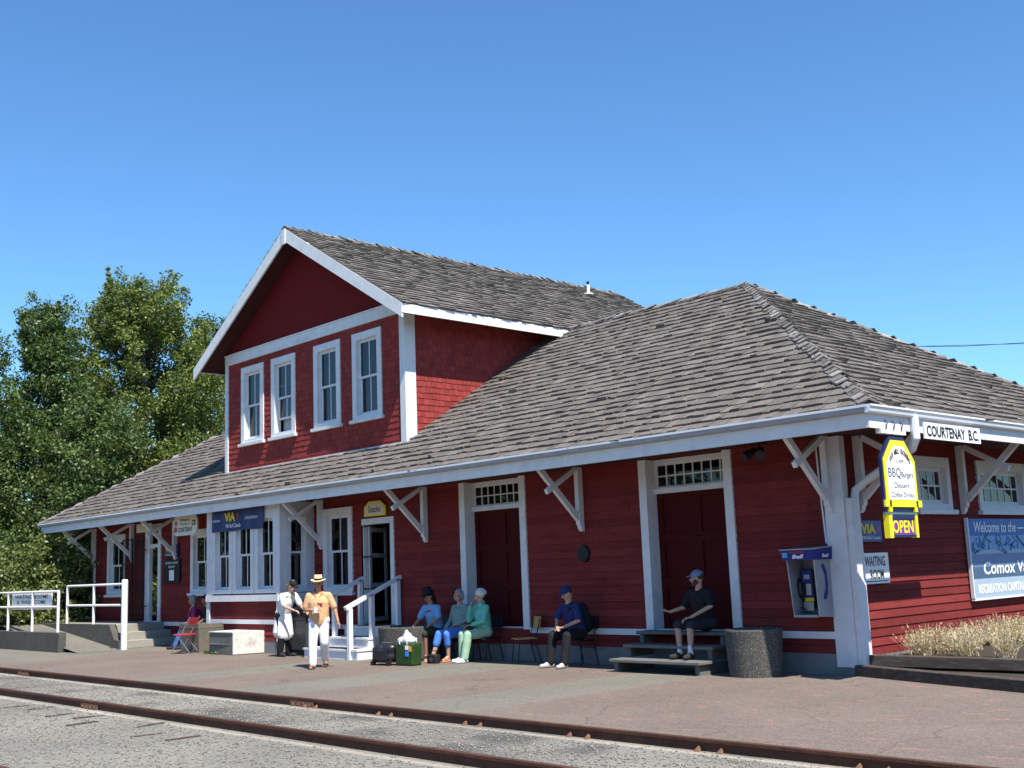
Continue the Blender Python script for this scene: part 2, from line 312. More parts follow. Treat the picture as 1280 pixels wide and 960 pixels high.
    def prism(s, poly, d, a=.5):
        d = Vector(d); n = len(poly); b = len(s.v); s.v += [tuple(Vector(p)) for p in poly]+[tuple(Vector(p)+d) for p in poly]
        s.f.append(tuple(range(b, b+n))[::-1]); s.a.append(a); s.f.append(tuple(range(b+n, b+2*n))); s.a.append(a)
        for k in range(n): s.f.append((b+k, b+(k+1) % n, b+n+(k+1) % n, b+n+k)); s.a.append(a)
    def build(s, name, m, parent=None, smooth=False, loc=None):
        me = bpy.data.meshes.new(name)
        off = Vector((0, 0, 0))
        if parent is not None:
            off = ROOT[parent.name]
        elif loc is not None: off = Vector(loc)
        vs = [(x-off.x, y-off.y, z-off.z) for x, y, z in s.v]
        me.from_pydata(vs, [], s.f); me.update()
        at = me.attributes.new('vary', 'FLOAT', 'FACE'); at.data.foreach_set('value', s.a)
        me.materials.append(M[m] if isinstance(m, str) else m)
        if smooth: me.polygons.foreach_set('use_smooth', [True]*len(me.polygons))
        return obj(name, me, parent, off if parent is None else None)
def obj(name, me, parent=None, loc=None):
    o = bpy.data.objects.new(name, me); link(o)
    if parent is not None:
        o.parent = parent; ROOT[o.name] = ROOT[parent.name]
        if parent.name in METER: METER.add(o.name)
    else:
        if loc is not None: o.location = loc
        ROOT[o.name] = Vector(loc) if loc is not None else Vector((0, 0, 0))
    return o
def bevel(o, wd, seg=2):
    m = o.modifiers.new('bevel', 'BEVEL'); m.width = wd; m.segments = seg; m.limit_method = 'ANGLE'; m.angle_limit = R(40); apply(o); return o
def apply(o):
    dg = bpy.context.evaluated_depsgraph_get(); dg.update(); me = bpy.data.meshes.new_from_object(o.evaluated_get(dg)); o.modifiers.clear(); old = o.data; o.data = me; me.name = old.name; bpy.data.meshes.remove(old)
class F:   # local frame on a wall: u along, z up, o outwards
    def __init__(s, org, u, n): s.o = Vector(org); s.u = Vector(u); s.n = Vector(n)
    def p(s, u, z, o=0): return s.o+s.u*u+s.n*o+Vector((0, 0, z))
    def box(s, mb, u0, u1, z0, z1, o0, o1, a=.5):
        q = [s.p(u0, z0, o1), s.p(u1, z0, o1), s.p(u1, z0, o0), s.p(u0, z0, o0), s.p(u0, z1, o1), s.p(u1, z1, o1), s.p(u1, z1, o0), s.p(u0, z1, o0)]
        mb.hexa(q, a)
FR = F((0, 0, 0), (1, 0, 0), (0, -1, 0)); EN = F((0, 0, 0), (0, 1, 0), (1, 0, 0))
def lettering(fr, txt, u0, u1, z0, z1, o, m, parent, bold=0., shear=0., name='lettering', keep=False, thick=.004):
    cu = bpy.data.curves.new('t', 'FONT'); cu.body = txt; cu.offset = bold; cu.extrude = 0; cu.resolution_u = 3; cu.shear = shear; cu.space_line = .95; cu.align_x = 'CENTER'
    ob = bpy.data.objects.new('t', cu); COL.objects.link(ob); dg = bpy.context.evaluated_depsgraph_get(); dg.update()
    me = bpy.data.meshes.new_from_object(ob.evaluated_get(dg)); bpy.data.objects.remove(ob); bpy.data.curves.remove(cu)
    co = np.zeros(len(me.vertices)*3, 'f'); me.vertices.foreach_get('co', co); co = co.reshape(-1, 3)
    lo, hi = co.min(0), co.max(0); off = ROOT[parent.name] if parent is not None else Vector((0, 0, 0))
    su, sz = (u1-u0)/(hi[0]-lo[0]), (z1-z0)/(hi[1]-lo[1])
    out = [tuple(fr.p(u0+(x-lo[0])*su, z0+(y-lo[1])*sz, o)-off) for x, y, _ in co]
    me2 = bpy.data.meshes.new(name); me2.from_pydata(out, [], [tuple(p.vertices) for p in me.polygons]); bpy.data.meshes.remove(me)
    me2.materials.append(M[m]); return obj(name, me2, parent)

# ------------------------------------------------------------------ ground
def struct(name, mb, m): o = mb.build(name, m); o['kind'] = 'structure'; return o
RY1, RY2 = -7.12, -9.42
g = MB(); g.quad([(-900, -900, -.24), (900, -900, -.24), (900, 900, -.24), (-900, 900, -.24)]); struct('ground', g, 'grass_ground')
g = MB(); g.quad([(-120, -45, -.145), (60, -45, -.145), (60, RY1, -.145), (-120, RY1, -.145)]); struct('track_bed', g, 'ballast')
g = MB(); g.box(-120, 60, RY1+.03, 22, -.235, 0); struct('platform', g, 'asphalt')
g = MB()
rp = [(-44, -2.26, .75), (-31.5, -2.26, .75), (-24.9, -2.26, .006), (-24.9, -3.6, .006), (-31.5, -3.6, .75), (-44, -3.6, .75)]
g.quad([rp[1], rp[4], rp[3], rp[2]]); g.quad([rp[0], rp[5], rp[4], rp[1]]); g.quad([(-44, -2.26, .75), (-44, -3.6, .75), (-44, -3.6, 0), (-44, -2.26, 0)])
struct('ramp', g, 'asphalt')
g = MB(); g.box(-44, -32.6, -2.26, 6, 0.002, .75); struct('path', g, 'asphalt')
# loose stones near the camera
rng = np.random.default_rng(4)
def stones():
    n = 26000; base = np.array([[1, 0, -.3], [-.5, .8, -.3], [-.5, -.8, -.3], [.1, .1, .9], [.6, .6, .2], [-.7, 0, .3]]); tri = np.array([[0, 2, 1], [0, 4, 3], [4, 1, 3], [1, 5, 3], [5, 2, 3], [2, 0, 3], [0, 1, 4], [1, 2, 5]])
    x = rng.uniform(-26, 6, n); t = rng.random(n); y = np.where(rng.random(n) < .35, rng.uniform(RY2+.1, RY1-.1, n), rng.uniform(-14.5, RY2-.1, n))
    keep = ((np.abs(y-(RY2-.17)) > .09) & (np.abs(y-(RY1-.18)) > .08)) | (rng.random(n) < .25); x, y = x[keep], y[keep]; n = len(x)
    s = rng.uniform(.008, .024, n); ang = rng.uniform(0, 6.28, n); V = base[None]*s[:, None, None]*rng.uniform(.7, 1.3, (n, 6, 1))
    ca, sa = np.cos(ang)[:, None], np.sin(ang)[:, None]; X = V[..., 0]*ca-V[..., 1]*sa; Y = V[..., 0]*sa+V[..., 1]*ca
    P = np.stack([X+x[:, None], Y+y[:, None], V[..., 2]*.8-.142+s[:, None]*.2], -1).reshape(-1, 3)
    Fc = (tri[None]+(np.arange(n)*6)[:, None, None]).reshape(-1, 3)
    return fastmesh('gravel', P, Fc, np.repeat(rng.random(n), 8), 'stone')
def fastmesh(name, P, Fc, a, m, parent=None, off=(0, 0, 0)):
    me = bpy.data.meshes.new(name); k = Fc.shape[1]; P = np.asarray(P, 'f')-np.array(off, 'f')
    me.vertices.add(len(P)); me.vertices.foreach_set('co', P.ravel()); me.loops.add(Fc.size); me.loops.foreach_set('vertex_index', Fc.ravel().astype('i'))
    me.polygons.add(len(Fc)); me.polygons.foreach_set('loop_start', np.arange(len(Fc), dtype='i')*k); me.polygons.foreach_set('loop_total', np.full(len(Fc), k, 'i')) if False else None
    me.update(calc_edges=True); at = me.attributes.new('vary', 'FLOAT', 'FACE'); at.data.foreach_set('value', np.asarray(a, 'f')); me.materials.append(M[m])
    return obj(name, me, parent)
st = stones(); tag(st, 'loose pale grey gravel stones between and beside the rails', 'gravel', kind='stuff')

# ------------------------------------------------------------------ rails
def rail(yc, label, anchors, joints, z=0.0, x0=-120, x1=40, gauge_side=-1):
    root = thing('rail', label, 'rail', (x0, yc, -.2), group='rails of the railway track')
    prof = [(-.085, -.2), (.085, -.2), (.085, -.185), (.016, -.165), (.013, -.05), (.038, -.04), (.038, -.006), (.03, 0), (-.03, 0), (-.038, -.006), (-.038, -.04), (-.013, -.05), (-.016, -.165), (-.085, -.185)]
    mb = MB(); mb.prism([(x0, yc+a, z+b) for a, b in prof][::-1], (x1-x0, 0, 0)); mb.build('rail_bar', 'rust', root)
    for jx in joints:
        mb = MB(); mb.box(jx-.36, jx+.36, yc-.042, yc-.014, z-.145, z-.055)
        for k in range(4):
            mb.box(jx-.29+k*.17, jx-.24+k*.17, yc-.07, yc-.042, z-.125, z-.085)
        mb.build('joint_bar', 'rust_light', root)
    for ax in anchors:
        mb = MB(); mb.prism([(ax-.05, yc-.12, z-.16), (ax+.05, yc-.12, z-.16), (ax, yc-.05, z-.085)], (0, .05, 0)); mb.build('rail_anchor', 'rust_light', root)
    return root
an = []
for k in range(-3, 4): an += [.17+2.12*k-.16, .17+2.12*k+.17]
rail(RY1, 'rusty rail flush with the edge of the paved platform', an, [-19.6, -6.5])
rail(RY2, 'rusty rail nearer the camera, gravel on both of its sides', [], [-9.94])
rail(-13.22, 'rusty rail end showing in the bottom left corner of the photo', [], [], x0=-60, x1=6)
tie = thing('rail_tie', None, None)
bpy.data.objects.remove(tie)
tm = MB(); tm.box(-.05, .06, -.22, .3, -.16, -.128)
random.seed(3)
t0 = None
for i in range(8):
    x = -11.6 + i*.98+random.uniform(-.3, .3); y = RY2-.75+random.uniform(-.35, .3)
    if t0 is None: t0 = tm.build('wood_scrap', 'tie', loc=(0, 0, -.2)); o = t0
    else: o = t0.copy(); COL.objects.link(o)
    o.location = (x, y, -.2+random.uniform(-.012, .004)); o.rotation_euler = (random.uniform(-.03, .03), random.uniform(-.05, .05), random.uniform(-.25, .25))
    tag(o, 'small weathered scrap of old tie wood lying in the gravel beside the nearer rail', 'wood scrap', group='wood scraps in the gravel')
# ------------------------------------------------------------------ STATION BUILDING
D, ZE, L_, W_, TP = 1.534, 4.466, 32.341, 11.147, .636
G0, G1, GO, GW, TG, GY, GB = -22.131, -12.627, .84, 8.95, .605, .70, 14.0
ZS = ZE+D*TP
B = thing('station_building', 'red wooden railway station with white trim, shake roofs and an upper gable', 'train station', (-16, 5.5, 0))
random.seed(11)
def siding(fr, u0, u1, z0, z1, ops, row=.158, t=.022, name='wall', m='red_siding', parent=None):
    mb = MB(); z = z0
    while z < z1-1e-6:
        zb = min(z+row, z1); cuts = sorted({z, zb}|{q for o in ops for q in o[2:4] if z < q < zb})
        joint = [random.uniform(u0, u1) for _ in range(max(1, int((u1-u0)/5)))]
        for ca, cb in zip(cuts, cuts[1:]):
            zm = (ca+cb)/2; blocked = sorted((o[0], o[1]) for o in ops if o[2] < zm < o[3]); iv = []; c = u0
            for a, b in blocked:
                if a > c: iv.append((c, min(a, u1)))
                c = max(c, b)
            if c < u1: iv.append((c, u1))
            for a, b in iv:
                js = [a]+sorted(j for j in joint if a+.2 < j < b-.2)+[b]
                for p, q in zip(js, js[1:]):
                    g_ = .004 if q != b else 0
                    oa = t*(zb-ca)/row; ob = t*(zb-cb)/row; v = random.random()
                    mb.quad([fr.p(p, ca, oa+.004), fr.p(q-g_, ca, oa+.004), fr.p(q-g_, cb, ob+.004), fr.p(p, cb, ob+.004)], v)
                    if ca == z: mb.quad([fr.p(p, ca, oa+.004), fr.p(p, ca, 0), fr.p(q, ca, 0), fr.p(q, ca, oa+.004)], v)
                    mb.quad([fr.p(p, ca, -.1), fr.p(q, ca, -.1), fr.p(q, cb, -.1), fr.p(p, cb, -.1)], v)
                    mb.quad([fr.p(p, ca, -.001), fr.p(q, ca, -.001), fr.p(q, cb, -.001), fr.p(p, cb, -.001)], v)
        z = zb
    return mb.build(name, m, parent or B)
def shingles(fr, u0, u1, z0, z1, ops, row=.165, m='red_shingle', parent=None, name='shingle_wall'):
    mb = MB(); z = z0; i = 0
    while z < z1:
        u = u0-random.uniform(0, .1)
        while u < u1:
            wd = random.uniform(.11, .22); a, b = max(u, u0), min(u+wd, u1); u += wd
            zm = z+row/2; hit = False
            for o in ops:
                if o[2] < zm < o[3]:
                    if o[0] < (a+b)/2 < o[1]: hit = True
            if hit or b-a < .02: continue
            zb = z+random.uniform(-.012, .008); t = random.uniform(.022, .030); zt = min(z+row*1.15, z1+.02)
            q = [fr.p(a+.004, zb, t), fr.p(b-.004, zb, t), fr.p(b-.004, zb, 0), fr.p(a+.004, zb, 0), fr.p(a+.004, zt, .010), fr.p(b-.004, zt, .010), fr.p(b-.004, zt, 0), fr.p(a+.004, zt, 0)]
            mb.hexa(q, random.random(), skip=(4,))
        z += row; i += 1
    mb2 = mb
    # backing sheet cut round the openings
    cs = sorted({z0, z1}|{q for o in ops for q in o[2:4] if z0 < q < z1})
    for ca, cb in zip(cs, cs[1:]):
        zm = (ca+cb)/2; c = u0
        for a, b in sorted((o[0], o[1]) for o in ops if o[2] < zm < o[3]):
            mb.quad([fr.p(c, ca, 0), fr.p(a, ca, 0), fr.p(a, cb, 0), fr.p(c, cb, 0)], .1); c = b
        mb.quad([fr.p(c, ca, 0), fr.p(u1, ca, 0), fr.p(u1, cb, 0), fr.p(c, cb, 0)], .1)
    return mb.build(name, m, parent or B)
def window(fr, u0, u1, z0, z1, cas=.2, cols=2, hung=True, rows=1, curtain=False, sill=True, parent=None, top=.2, drop=0., open_gap=0.):
    """casing outer box u0..u1, z0..z1; glass recessed"""
    P = parent or B; a, b, c, d = u0+cas, u1-cas, z0+.12, z1-top
    mb = MB(); fr.box(mb, u0, a, z0, z1, -.04, .055); fr.box(mb, b, u1, z0, z1, -.04, .055); fr.box(mb, a, b, d, z1, -.04, .053); fr.box(mb, a, b, z0, c, -.04, .05)
    fr.box(mb, a, a+.02, c, d, -.16, -.04); fr.box(mb, b-.02, b, c, d, -.16, -.04); fr.box(mb, a+.02, b-.02, d-.02, d, -.16, -.04)
    fr.box(mb, a+.02, b-.02, c, c+.02, -.16, -.04)
    wo = mb.build('window', 'white_trim', P)
    if sill:
        mb = MB(); fr.box(mb, u0-.07, u1+.07, z0-.09, z0-.003, -.02, .13); mb.build('sill', 'white_trim', wo)
    a += .022; b -= .022; c += .022; d -= .022; zm = (c+d)/2; mu = .035; st_ = .06
    def sash(z_a, z_b, oo, rows_):
        mb = MB(); fr.box(mb, a, a+st_, z_a, z_b, oo-.03, oo); fr.box(mb, b-st_, b, z_a, z_b, oo-.03, oo); fr.box(mb, a+st_, b-st_, z_a, z_a+st_, oo-.03, oo-.001); fr.box(mb, a+st_, b-st_, z_b-st_, z_b, oo-.03, oo-.001)
        for k in range(1, cols):
            x = a+(b-a)*k/cols; fr.box(mb, x-mu/2, x+mu/2, z_a+st_, z_b-st_, oo-.025, oo-.004)
        for k in range(1, rows_):
            z = z_a+(z_b-z_a)*k/rows_; fr.box(mb, a+st_, b-st_, z-mu/2, z+mu/2, oo-.024, oo-.006)
        mb.build('sash', 'white_trim', wo)
        mb = MB(); mb.quad([fr.p(a+st_*.5, z_a+st_*.5, oo-.016), fr.p(b-st_*.5, z_a+st_*.5, oo-.016), fr.p(b-st_*.5, z_b-st_*.5, oo-.016), fr.p(a+st_*.5, z_b-st_*.5, oo-.016)]); mb.build('pane', 'glass', wo)
    if hung:
        sash(zm-.03, d, -.05, rows); sash(c+open_gap, zm+.03+open_gap, -.09, rows)
    else: sash(c, d, -.06, rows)
    if curtain:
        mb = MB(); n = 14; uu = [a+(b-a)*(k/n)*(.62 if curtain == 1 else 1) for k in range(n+1)]
        for k in range(n):
            oo, o2 = -.26-.03*(k % 2), -.26-.03*((k+1) % 2)
            zt = d if curtain == 1 else zm+.1
            mb.quad([fr.p(uu[k], c if curtain == 1 else c, oo), fr.p(uu[k+1], c, o2), fr.p(uu[k+1], d, o2), fr.p(uu[k], d, oo)])
        mb.build('curtain', 'curtain', wo)
    return wo, (u0+cas*.5, u1-cas*.5, z0+.05, z1-top*.5)
# front wall openings ----------------------------------------------------------
D3 = (-4.70, -2.33, .70, 4.2); D2 = (-10.53, -8.18, .70, 4.2)
SN = (-14.70, -13.24, .77, 3.56); DL = (-27.88, -26.68, .77, 4.12)
w1, o1 = window(FR, -16.56, -15.13, 1.62, 3.94)
w2, o2 = window(FR, -24.49, -22.95, 1.69, 3.77)
w3, o3 = window(FR, -31.10, -29.57, 1.70, 3.89)
BX0, BX1, BD = -21.25, -17.1, 1.1
ops = [o1, o2, o3, (D3[0]+.1, D3[1]-.1, .72, 4.2), (D2[0]+.1, D2[1]-.1, .72, 4.2), (SN[0]+.08, SN[1]-.08, .77, 3.5), (DL[0]+.1, DL[1]-.1, .77, 4.1)]
siding(FR, -L_, 0, .36, 4.22, ops+[(BX0, BX1, .36, 4.3)], name='front_wall')
# end wall
e1 = (2.62, 4.06, 2.90, 3.95); e2 = (5.28, 7.62, 2.90, 3.95)
_, q1 = window(EN, *e1, cas=.17, cols=4, hung=False, rows=2, top=.2)
_, q2 = window(EN, *e2, cas=.17, cols=6, hung=False, rows=2, top=.2)
_, q3 = window(EN, 8.6, 10.2, 2.90, 3.95, cas=.17, cols=6, hung=False, rows=2, top=.2)
siding(EN, 0, W_, .3, 4.22, [q1, q2, q3], name='end_wall')
BK = F((0, W_, 0), (-1, 0, 0), (0, 1, 0)); siding(BK, 0, L_, .36, 4.22, [], name='rear_wall')
LF = F((-L_, 0, 0), (0, 1, 0), (-1, 0, 0)); siding(LF, 0, W_, .36, 4.22, [(1.7, 3.3, .77, 3.6)], name='far_end_wall')
mb = MB(); LF.box(mb, 1.55, 1.7, .77, 3.75, -.05, .05); LF.box(mb, 3.3, 3.45, .77, 3.75, -.05, .05); LF.box(mb, 1.7, 3.3, 3.6, 3.75, -.05, .048); mb.build('rear_door_frame', 'white_trim', B)
# interior: floor, partitions, ceiling
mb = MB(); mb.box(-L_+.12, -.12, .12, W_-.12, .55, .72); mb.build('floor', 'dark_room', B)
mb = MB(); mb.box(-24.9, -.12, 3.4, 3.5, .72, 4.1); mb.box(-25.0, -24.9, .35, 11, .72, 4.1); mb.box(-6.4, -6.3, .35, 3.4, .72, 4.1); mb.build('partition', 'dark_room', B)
# foundation, water-table boards
mb = MB(); mb.box(-L_-.03, BX0+.1, -.03, .1, 0, .36); mb.box(BX1-.1, .03, -.03, .1, 0, .36); mb.box(-.1, .03, .1, W_, 0, .298); mb.box(-L_-.03, -L_+.1, .1, W_, 0, .36); mb.box(-L_, 0, W_-.1, W_+.03, 0, .36)
mb.box(BX0-.02, BX1+.02, -BD-.02, .02, 0, .34)
mb.build('foundation', 'concrete', B)
mb = MB()
for a, b in ((-L_+.13, DL[0]), (DL[1], BX0-.01), (BX1+.01, SN[0]), (SN[1], D2[0]), (D2[1], D3[0]), (D3[1], -.34)):
    mb = MB(); FR.box(mb, a, b, .62, .745, 0, .05); mb.build('base_trim', 'white_trim', B)
# corner boards
mb = MB(); FR.box(mb, -.34, .0, .14, 4.2, 0, .055); EN.box(mb, -.055, .12, .14, 4.2, 0, .055); mb.build('corner_board', 'white_trim', B)
mb = MB(); EN.box(mb, -.02, .25, .12, 3.08, .056, .19); bevel(mb.build('downspout_cover', 'white_trim', B), .008, 1)
mb = MB(); FR.box(mb, -L_-.02, -L_+.14, .1, 4.2, 0, .05); mb.build('corner_board', 'white_trim', B)
# freight doors --------------------------------------------------------------
def freight(d, lights):
    u0, u1, z0, z1 = d; c = .2; r = .26
    mb = MB(); FR.box(mb, u0, u0+c, z0, z1, -.06, .06); FR.box(mb, u1-c, u1, z0, z1, -.06, .06)
    FR.box(mb, u0+c-.02, u0+c, z0+.02, z1-.003, -r-.05, -.06); FR.box(mb, u1-c, u1-c+.02, z0+.02, z1-.003, -r-.05, -.06)
    FR.box(mb, u0+c, u1-c, 3.49, 3.60, -r-.04, -r+.07); FR.box(mb, u0+c, u1-c, z1-.1, z1-.002, -r-.04, -r+.02)
    FR.box(mb, u0+c, u1-c, z0, z0+.04, -r, -.02)
    fo = mb.build('door_frame', 'white_trim', B)
    a, b, z_a, z_b = u0+c, u1-c, 3.60, z1-.1
    mb = MB(); FR.box(mb, a, a+.06, z_a, z_b, -r-.03, -r); FR.box(mb, b-.06, b, z_a, z_b, -r-.03, -r)
    for k in range(1, lights):
        x = a+.06+(b-a-.12)*k/lights; FR.box(mb, x-.014, x+.014, z_a, z_b, -r-.03, -r-.004)
    FR.box(mb, a+.06, b-.06, (z_a+z_b)/2-.014, (z_a+z_b)/2+.014, -r-.028, -r-.006); FR.box(mb, a+.06, b-.06, z_a, z_a+.04, -r-.03, -r); FR.box(mb, a+.06, b-.06, z_b-.03, z_b, -r-.03, -r)
    mb.build('transom_sash', 'white_trim', fo)
    mb = MB(); mb.quad([FR.p(a, z_a, -r-.02), FR.p(b, z_a, -r-.02), FR.p(b, z_b, -r-.02), FR.p(a, z_b, -r-.02)]); mb.build('pane', 'glass', fo)
    mb = MB(); FR.box(mb, a, b, z0+.04, 3.49, -r-.06, -r-.03); n = 3; hs = (3.49-z0-.04)/n
    for k in range(2):
        ua = a+(b-a)*k/2; ub = a+(b-a)*(k+1)/2
        FR.box(mb, ua, ua+.14, z0+.04, 3.49, -r-.03, -r+.0); FR.box(mb, ub-.14, ub-.004, z0+.04, 3.49, -r-.03, -r)
        for j in range(n+1):
            zz = z0+.04+j*hs; FR.box(mb, ua+.14, ub-.14, max(zz-.09, z0+.045), min(zz+.09, 3.487), -r-.03, -r-.001)
    d_ = mb.build('freight_door', 'red_door', B)
    mb = MB()
    for j in range(1, n):
        mb = MB(); mb.tube([FR.p((a+b)/2-.1, z0+.04+j*hs, -r+.02), FR.p((a+b)/2+.1, z0+.04+j*hs, -r+.02)], .012); mb.build('latch', 'black_metal', d_)
freight(D3, 8); freight(D2, 8)
# snack door
u0, u1, z0, z1 = SN
mb = MB(); FR.box(mb, u0, u0+.1, z0, z1, -.1, .03); FR.box(mb, u1-.16, u1, z0, z1, -.1, .05); FR.box(mb, u0+.1, u1-.16, z1-.16, z1, -.1, .048); mb.build('door_frame', 'white_trim', B)
mb = MB(); HG = F((u0+.12, .12, 0), (math.cos(R(118)), math.sin(R(118)), 0), (math.sin(R(118)), -math.cos(R(118)), 0))
HG.box(mb, 0, .14, z0+.04, z1-.2, -.02, .02); HG.box(mb, .95, 1.09, z0+.04, z1-.2, -.02, .02)
for zz in (z0+.04, z0+.95, z0+1.75, z1-.35): HG.box(mb, .14, .95, zz, zz+.12, -.02, .02)
dr = mb.build('open_door', 'white_trim', B)
mb = MB(); mb.quad([HG.p(.1, z0+.1, 0), HG.p(1, z0+.1, 0), HG.p(1, z1-.3, 0), HG.p(.1, z1-.3, 0)]); mb.build('pane', 'glass', dr)
mb = MB()
for x in (.0, .44): FR.box(mb, u0+.02+x*.0, u0+.06, z0+.03, z1-.18, .03, .05)
for zz in (z0+.9, z0+1.75, z1-.22): FR.box(mb, u0+.06, u0+.5, zz, zz+.04, .02, .04)
mb.build('screen_door_frame', 'black_metal', B)
# far door with lattice gate
u0, u1, z0, z1 = DL
mb = MB(); FR.box(mb, u0, u0+.36, z0, z1, -.06, .06); FR.box(mb, u1-.2, u1, z0, z1, -.06, .06); FR.box(mb, u0+.36, u1-.2, z1-.16, z1, -.06, .058); FR.box(mb, u0+.36, u1-.2, 3.3, 3.42, -.06, .03); FR.box(mb, u0, u1, z0-.12, z0, -.06, .1); mb.build('door_frame', 'white_trim', B)
gt = MB(); FR.box(gt, -29.5, -29.45, .86, 3.66, .15, .19); FR.box(gt, -27.82, -27.77, .86, 3.66, .15, .19); FR.box(gt, -28.68, -28.63, .86, 3.66, .15, .19)
for zz in (.86, 1.8, 2.75, 3.62): FR.box(gt, -29.45, -27.82, zz, zz+.04, .152, .188)
ga = gt.build('security_gate', 'black_metal', B)
gt = MB()
for zz in (1.25, 3.2): FR.box(gt, -27.8, -27.5, zz, zz+.05, .19, .21); FR.box(gt, -27.8, -27.74, zz-.06, zz+.11, .188, .215)
gt.build('hinge', 'black_metal', ga)
gt = MB(); k = 0
u = -29.45
while u < -27.85:
    FR.box(gt, u, u+.012, .9, 3.62, .165, .175); u += .085
gt.build('mesh_bars', 'black_metal', ga)
# ------------------------------------------------------------------ ticket bay
BF = F((0, -BD, 0), (1, 0, 0), (0, -1, 0)); BR_ = F((BX1, 0, 0), (0, -1, 0), (1, 0, 0)); BL_ = F((BX0, 0, 0), (0, -1, 0), (-1, 0, 0))
bo = []
for a, b in ((-20.95, -19.72), (-19.70, -18.47), (-18.44, -17.22)):
    _, q = window(BF, a, b, 1.66, 4.02, cas=.2, top=.25, sill=False); bo.append(q)
_, qs = window(BR_, .12, .98, 1.66, 4.02, cas=.18, top=.25, sill=False, cols=1)
siding(BF, BX0, BX1, .34, 4.22, bo+[(BX0, BX1, 1.45, 4.22)], name='bay_wall')
siding(BR_, 0, BD, .34, 4.22, [qs], name='bay_side_wall'); siding(BL_, 0, BD, .34, 4.22, [], name='bay_side_wall')
mb = MB(); BF.box(mb, BX0, BX1, 1.44, 1.62, 0, .10); BF.box(mb, BX0, BX1, .80, .92, 0, .05); BF.box(mb, BX0-.02, BX0+.16, .34, 4.15, 0, .06); BF.box(mb, BX1-.14, BX1+.02, .34, 4.15, 0, .06)
BF.box(mb, BX0+.16, BX1-.14, 4.02, 4.2, 0, .045); BF.box(mb, BX0+.16, -20.95, 1.62, 4.02, 0, .04)
BR_.box(mb, .0, BD-.002, 1.44, 1.64, 0, .08); BR_.box(mb, 0, BD, .80, .92, 0, .05); BR_.box(mb, BD-.14, BD+.058, .34, 4.15, 0.021, .05); BR_.box(mb, .0, .12, 1.64, 4.15, 0, .045); BR_.box(mb, .98, BD, 1.64, 4.15, 0, .018); BR_.box(mb, .12, .98, 4.02, 4.2, 0, .045)
mb.build('bay_trim', 'white_trim', B)
# ------------------------------------------------------------------ upper storey
GF = F((0, 0, 0), (1, 0, 0), (0, -1, 0)); gops = []
for i, (a, b) in enumerate(((-21.15, -19.79), (-19.33, -17.97), (-16.96, -15.60), (-15.0, -13.63))):
    _, q = window(GF, a, b, 6.30, 8.74, cas=.2, curtain=(1 if i in (0, 2, 3) else 2), open_gap=.0 if i != 1 else .38); gops.append(q)
shingles(GF, G0, G1, ZS-.05, 8.97, gops, name='upper_front_wall')
GS = F((G1, 0, 0), (0, 1, 0), (1, 0, 0)); shingles(GS, 0, 5.8, 5.0, GW-.02, [], name='upper_side_wall')
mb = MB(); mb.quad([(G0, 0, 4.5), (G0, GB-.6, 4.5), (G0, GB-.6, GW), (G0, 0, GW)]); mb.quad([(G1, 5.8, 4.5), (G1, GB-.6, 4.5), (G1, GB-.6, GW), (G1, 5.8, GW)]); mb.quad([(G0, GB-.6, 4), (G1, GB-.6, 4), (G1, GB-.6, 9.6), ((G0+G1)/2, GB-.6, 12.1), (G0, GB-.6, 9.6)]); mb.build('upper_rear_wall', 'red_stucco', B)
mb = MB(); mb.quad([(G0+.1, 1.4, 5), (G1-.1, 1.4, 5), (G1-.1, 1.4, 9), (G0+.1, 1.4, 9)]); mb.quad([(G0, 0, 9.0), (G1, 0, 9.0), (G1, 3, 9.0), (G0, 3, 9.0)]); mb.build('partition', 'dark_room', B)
mb = MB(); GF.box(mb, G0-.02, G1+.02, 8.95, 9.25, 0, .07); GF.box(mb, G0-.02, G1+.02, 9.253, 9.29, 0, .10); mb.build('gable_band', 'white_trim', B)
mb = MB(); GF.box(mb, G0-.03, G0+.15, ZS-.05, 8.948, 0, .06); mb.build('corner_board', 'white_trim', B)
mb = MB(); GF.box(mb, G1-.17, G1+.06, ZS-.02, 8.948, 0.0, .06); GS.box(mb, -.0, .30, 5.2, 8.9, 0, .061); mb.build('corner_board', 'white_trim', B)
mb = MB(); GF.box(mb, G0+.15, G1-.17, ZS-.03, ZS+.03, .03, .08); mb.build('flashing', 'white_trim', B)
gm = (G0+G1)/2; he = (G1-G0)/2+GO; ZR = GW+he*TG
zt = GW+GO*TG-.12
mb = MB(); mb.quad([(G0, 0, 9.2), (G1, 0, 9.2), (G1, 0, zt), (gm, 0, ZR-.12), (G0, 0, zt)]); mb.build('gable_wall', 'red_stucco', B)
# cross-gable roof planes (deck, soffit, barge boards)
nl = math.hypot(1, TG)
def deck(sgn):
    e = Vector((gm+sgn*he, 0, GW)); r = Vector((gm, 0, ZR)); mb = MB(); d = .09
    y0, y1 = -GY, GB; dn = Vector((0, 0, -d))
    for p, q in ((e, r),):
        a, b, c, dd = Vector((p.x, y0, p.z)), Vector((p.x, y1, p.z)), Vector((q.x, y1, q.z)), Vector((q.x, y0, q.z))
        pts = [a+dn, b+dn, c+dn, dd+dn, a, b, c, dd]
        if sgn < 0: pts = [b+dn, a+dn, dd+dn, c+dn, b, a, dd, c]
        mb.hexa(pts)
    return mb
mb = deck(1); mb2 = deck(-1); n0 = len(mb.v); mb.v += mb2.v; mb.f += [tuple(i+n0 for i in f) for f in mb2.f]; mb.a += mb2.a
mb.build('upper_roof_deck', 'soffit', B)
mb = MB()
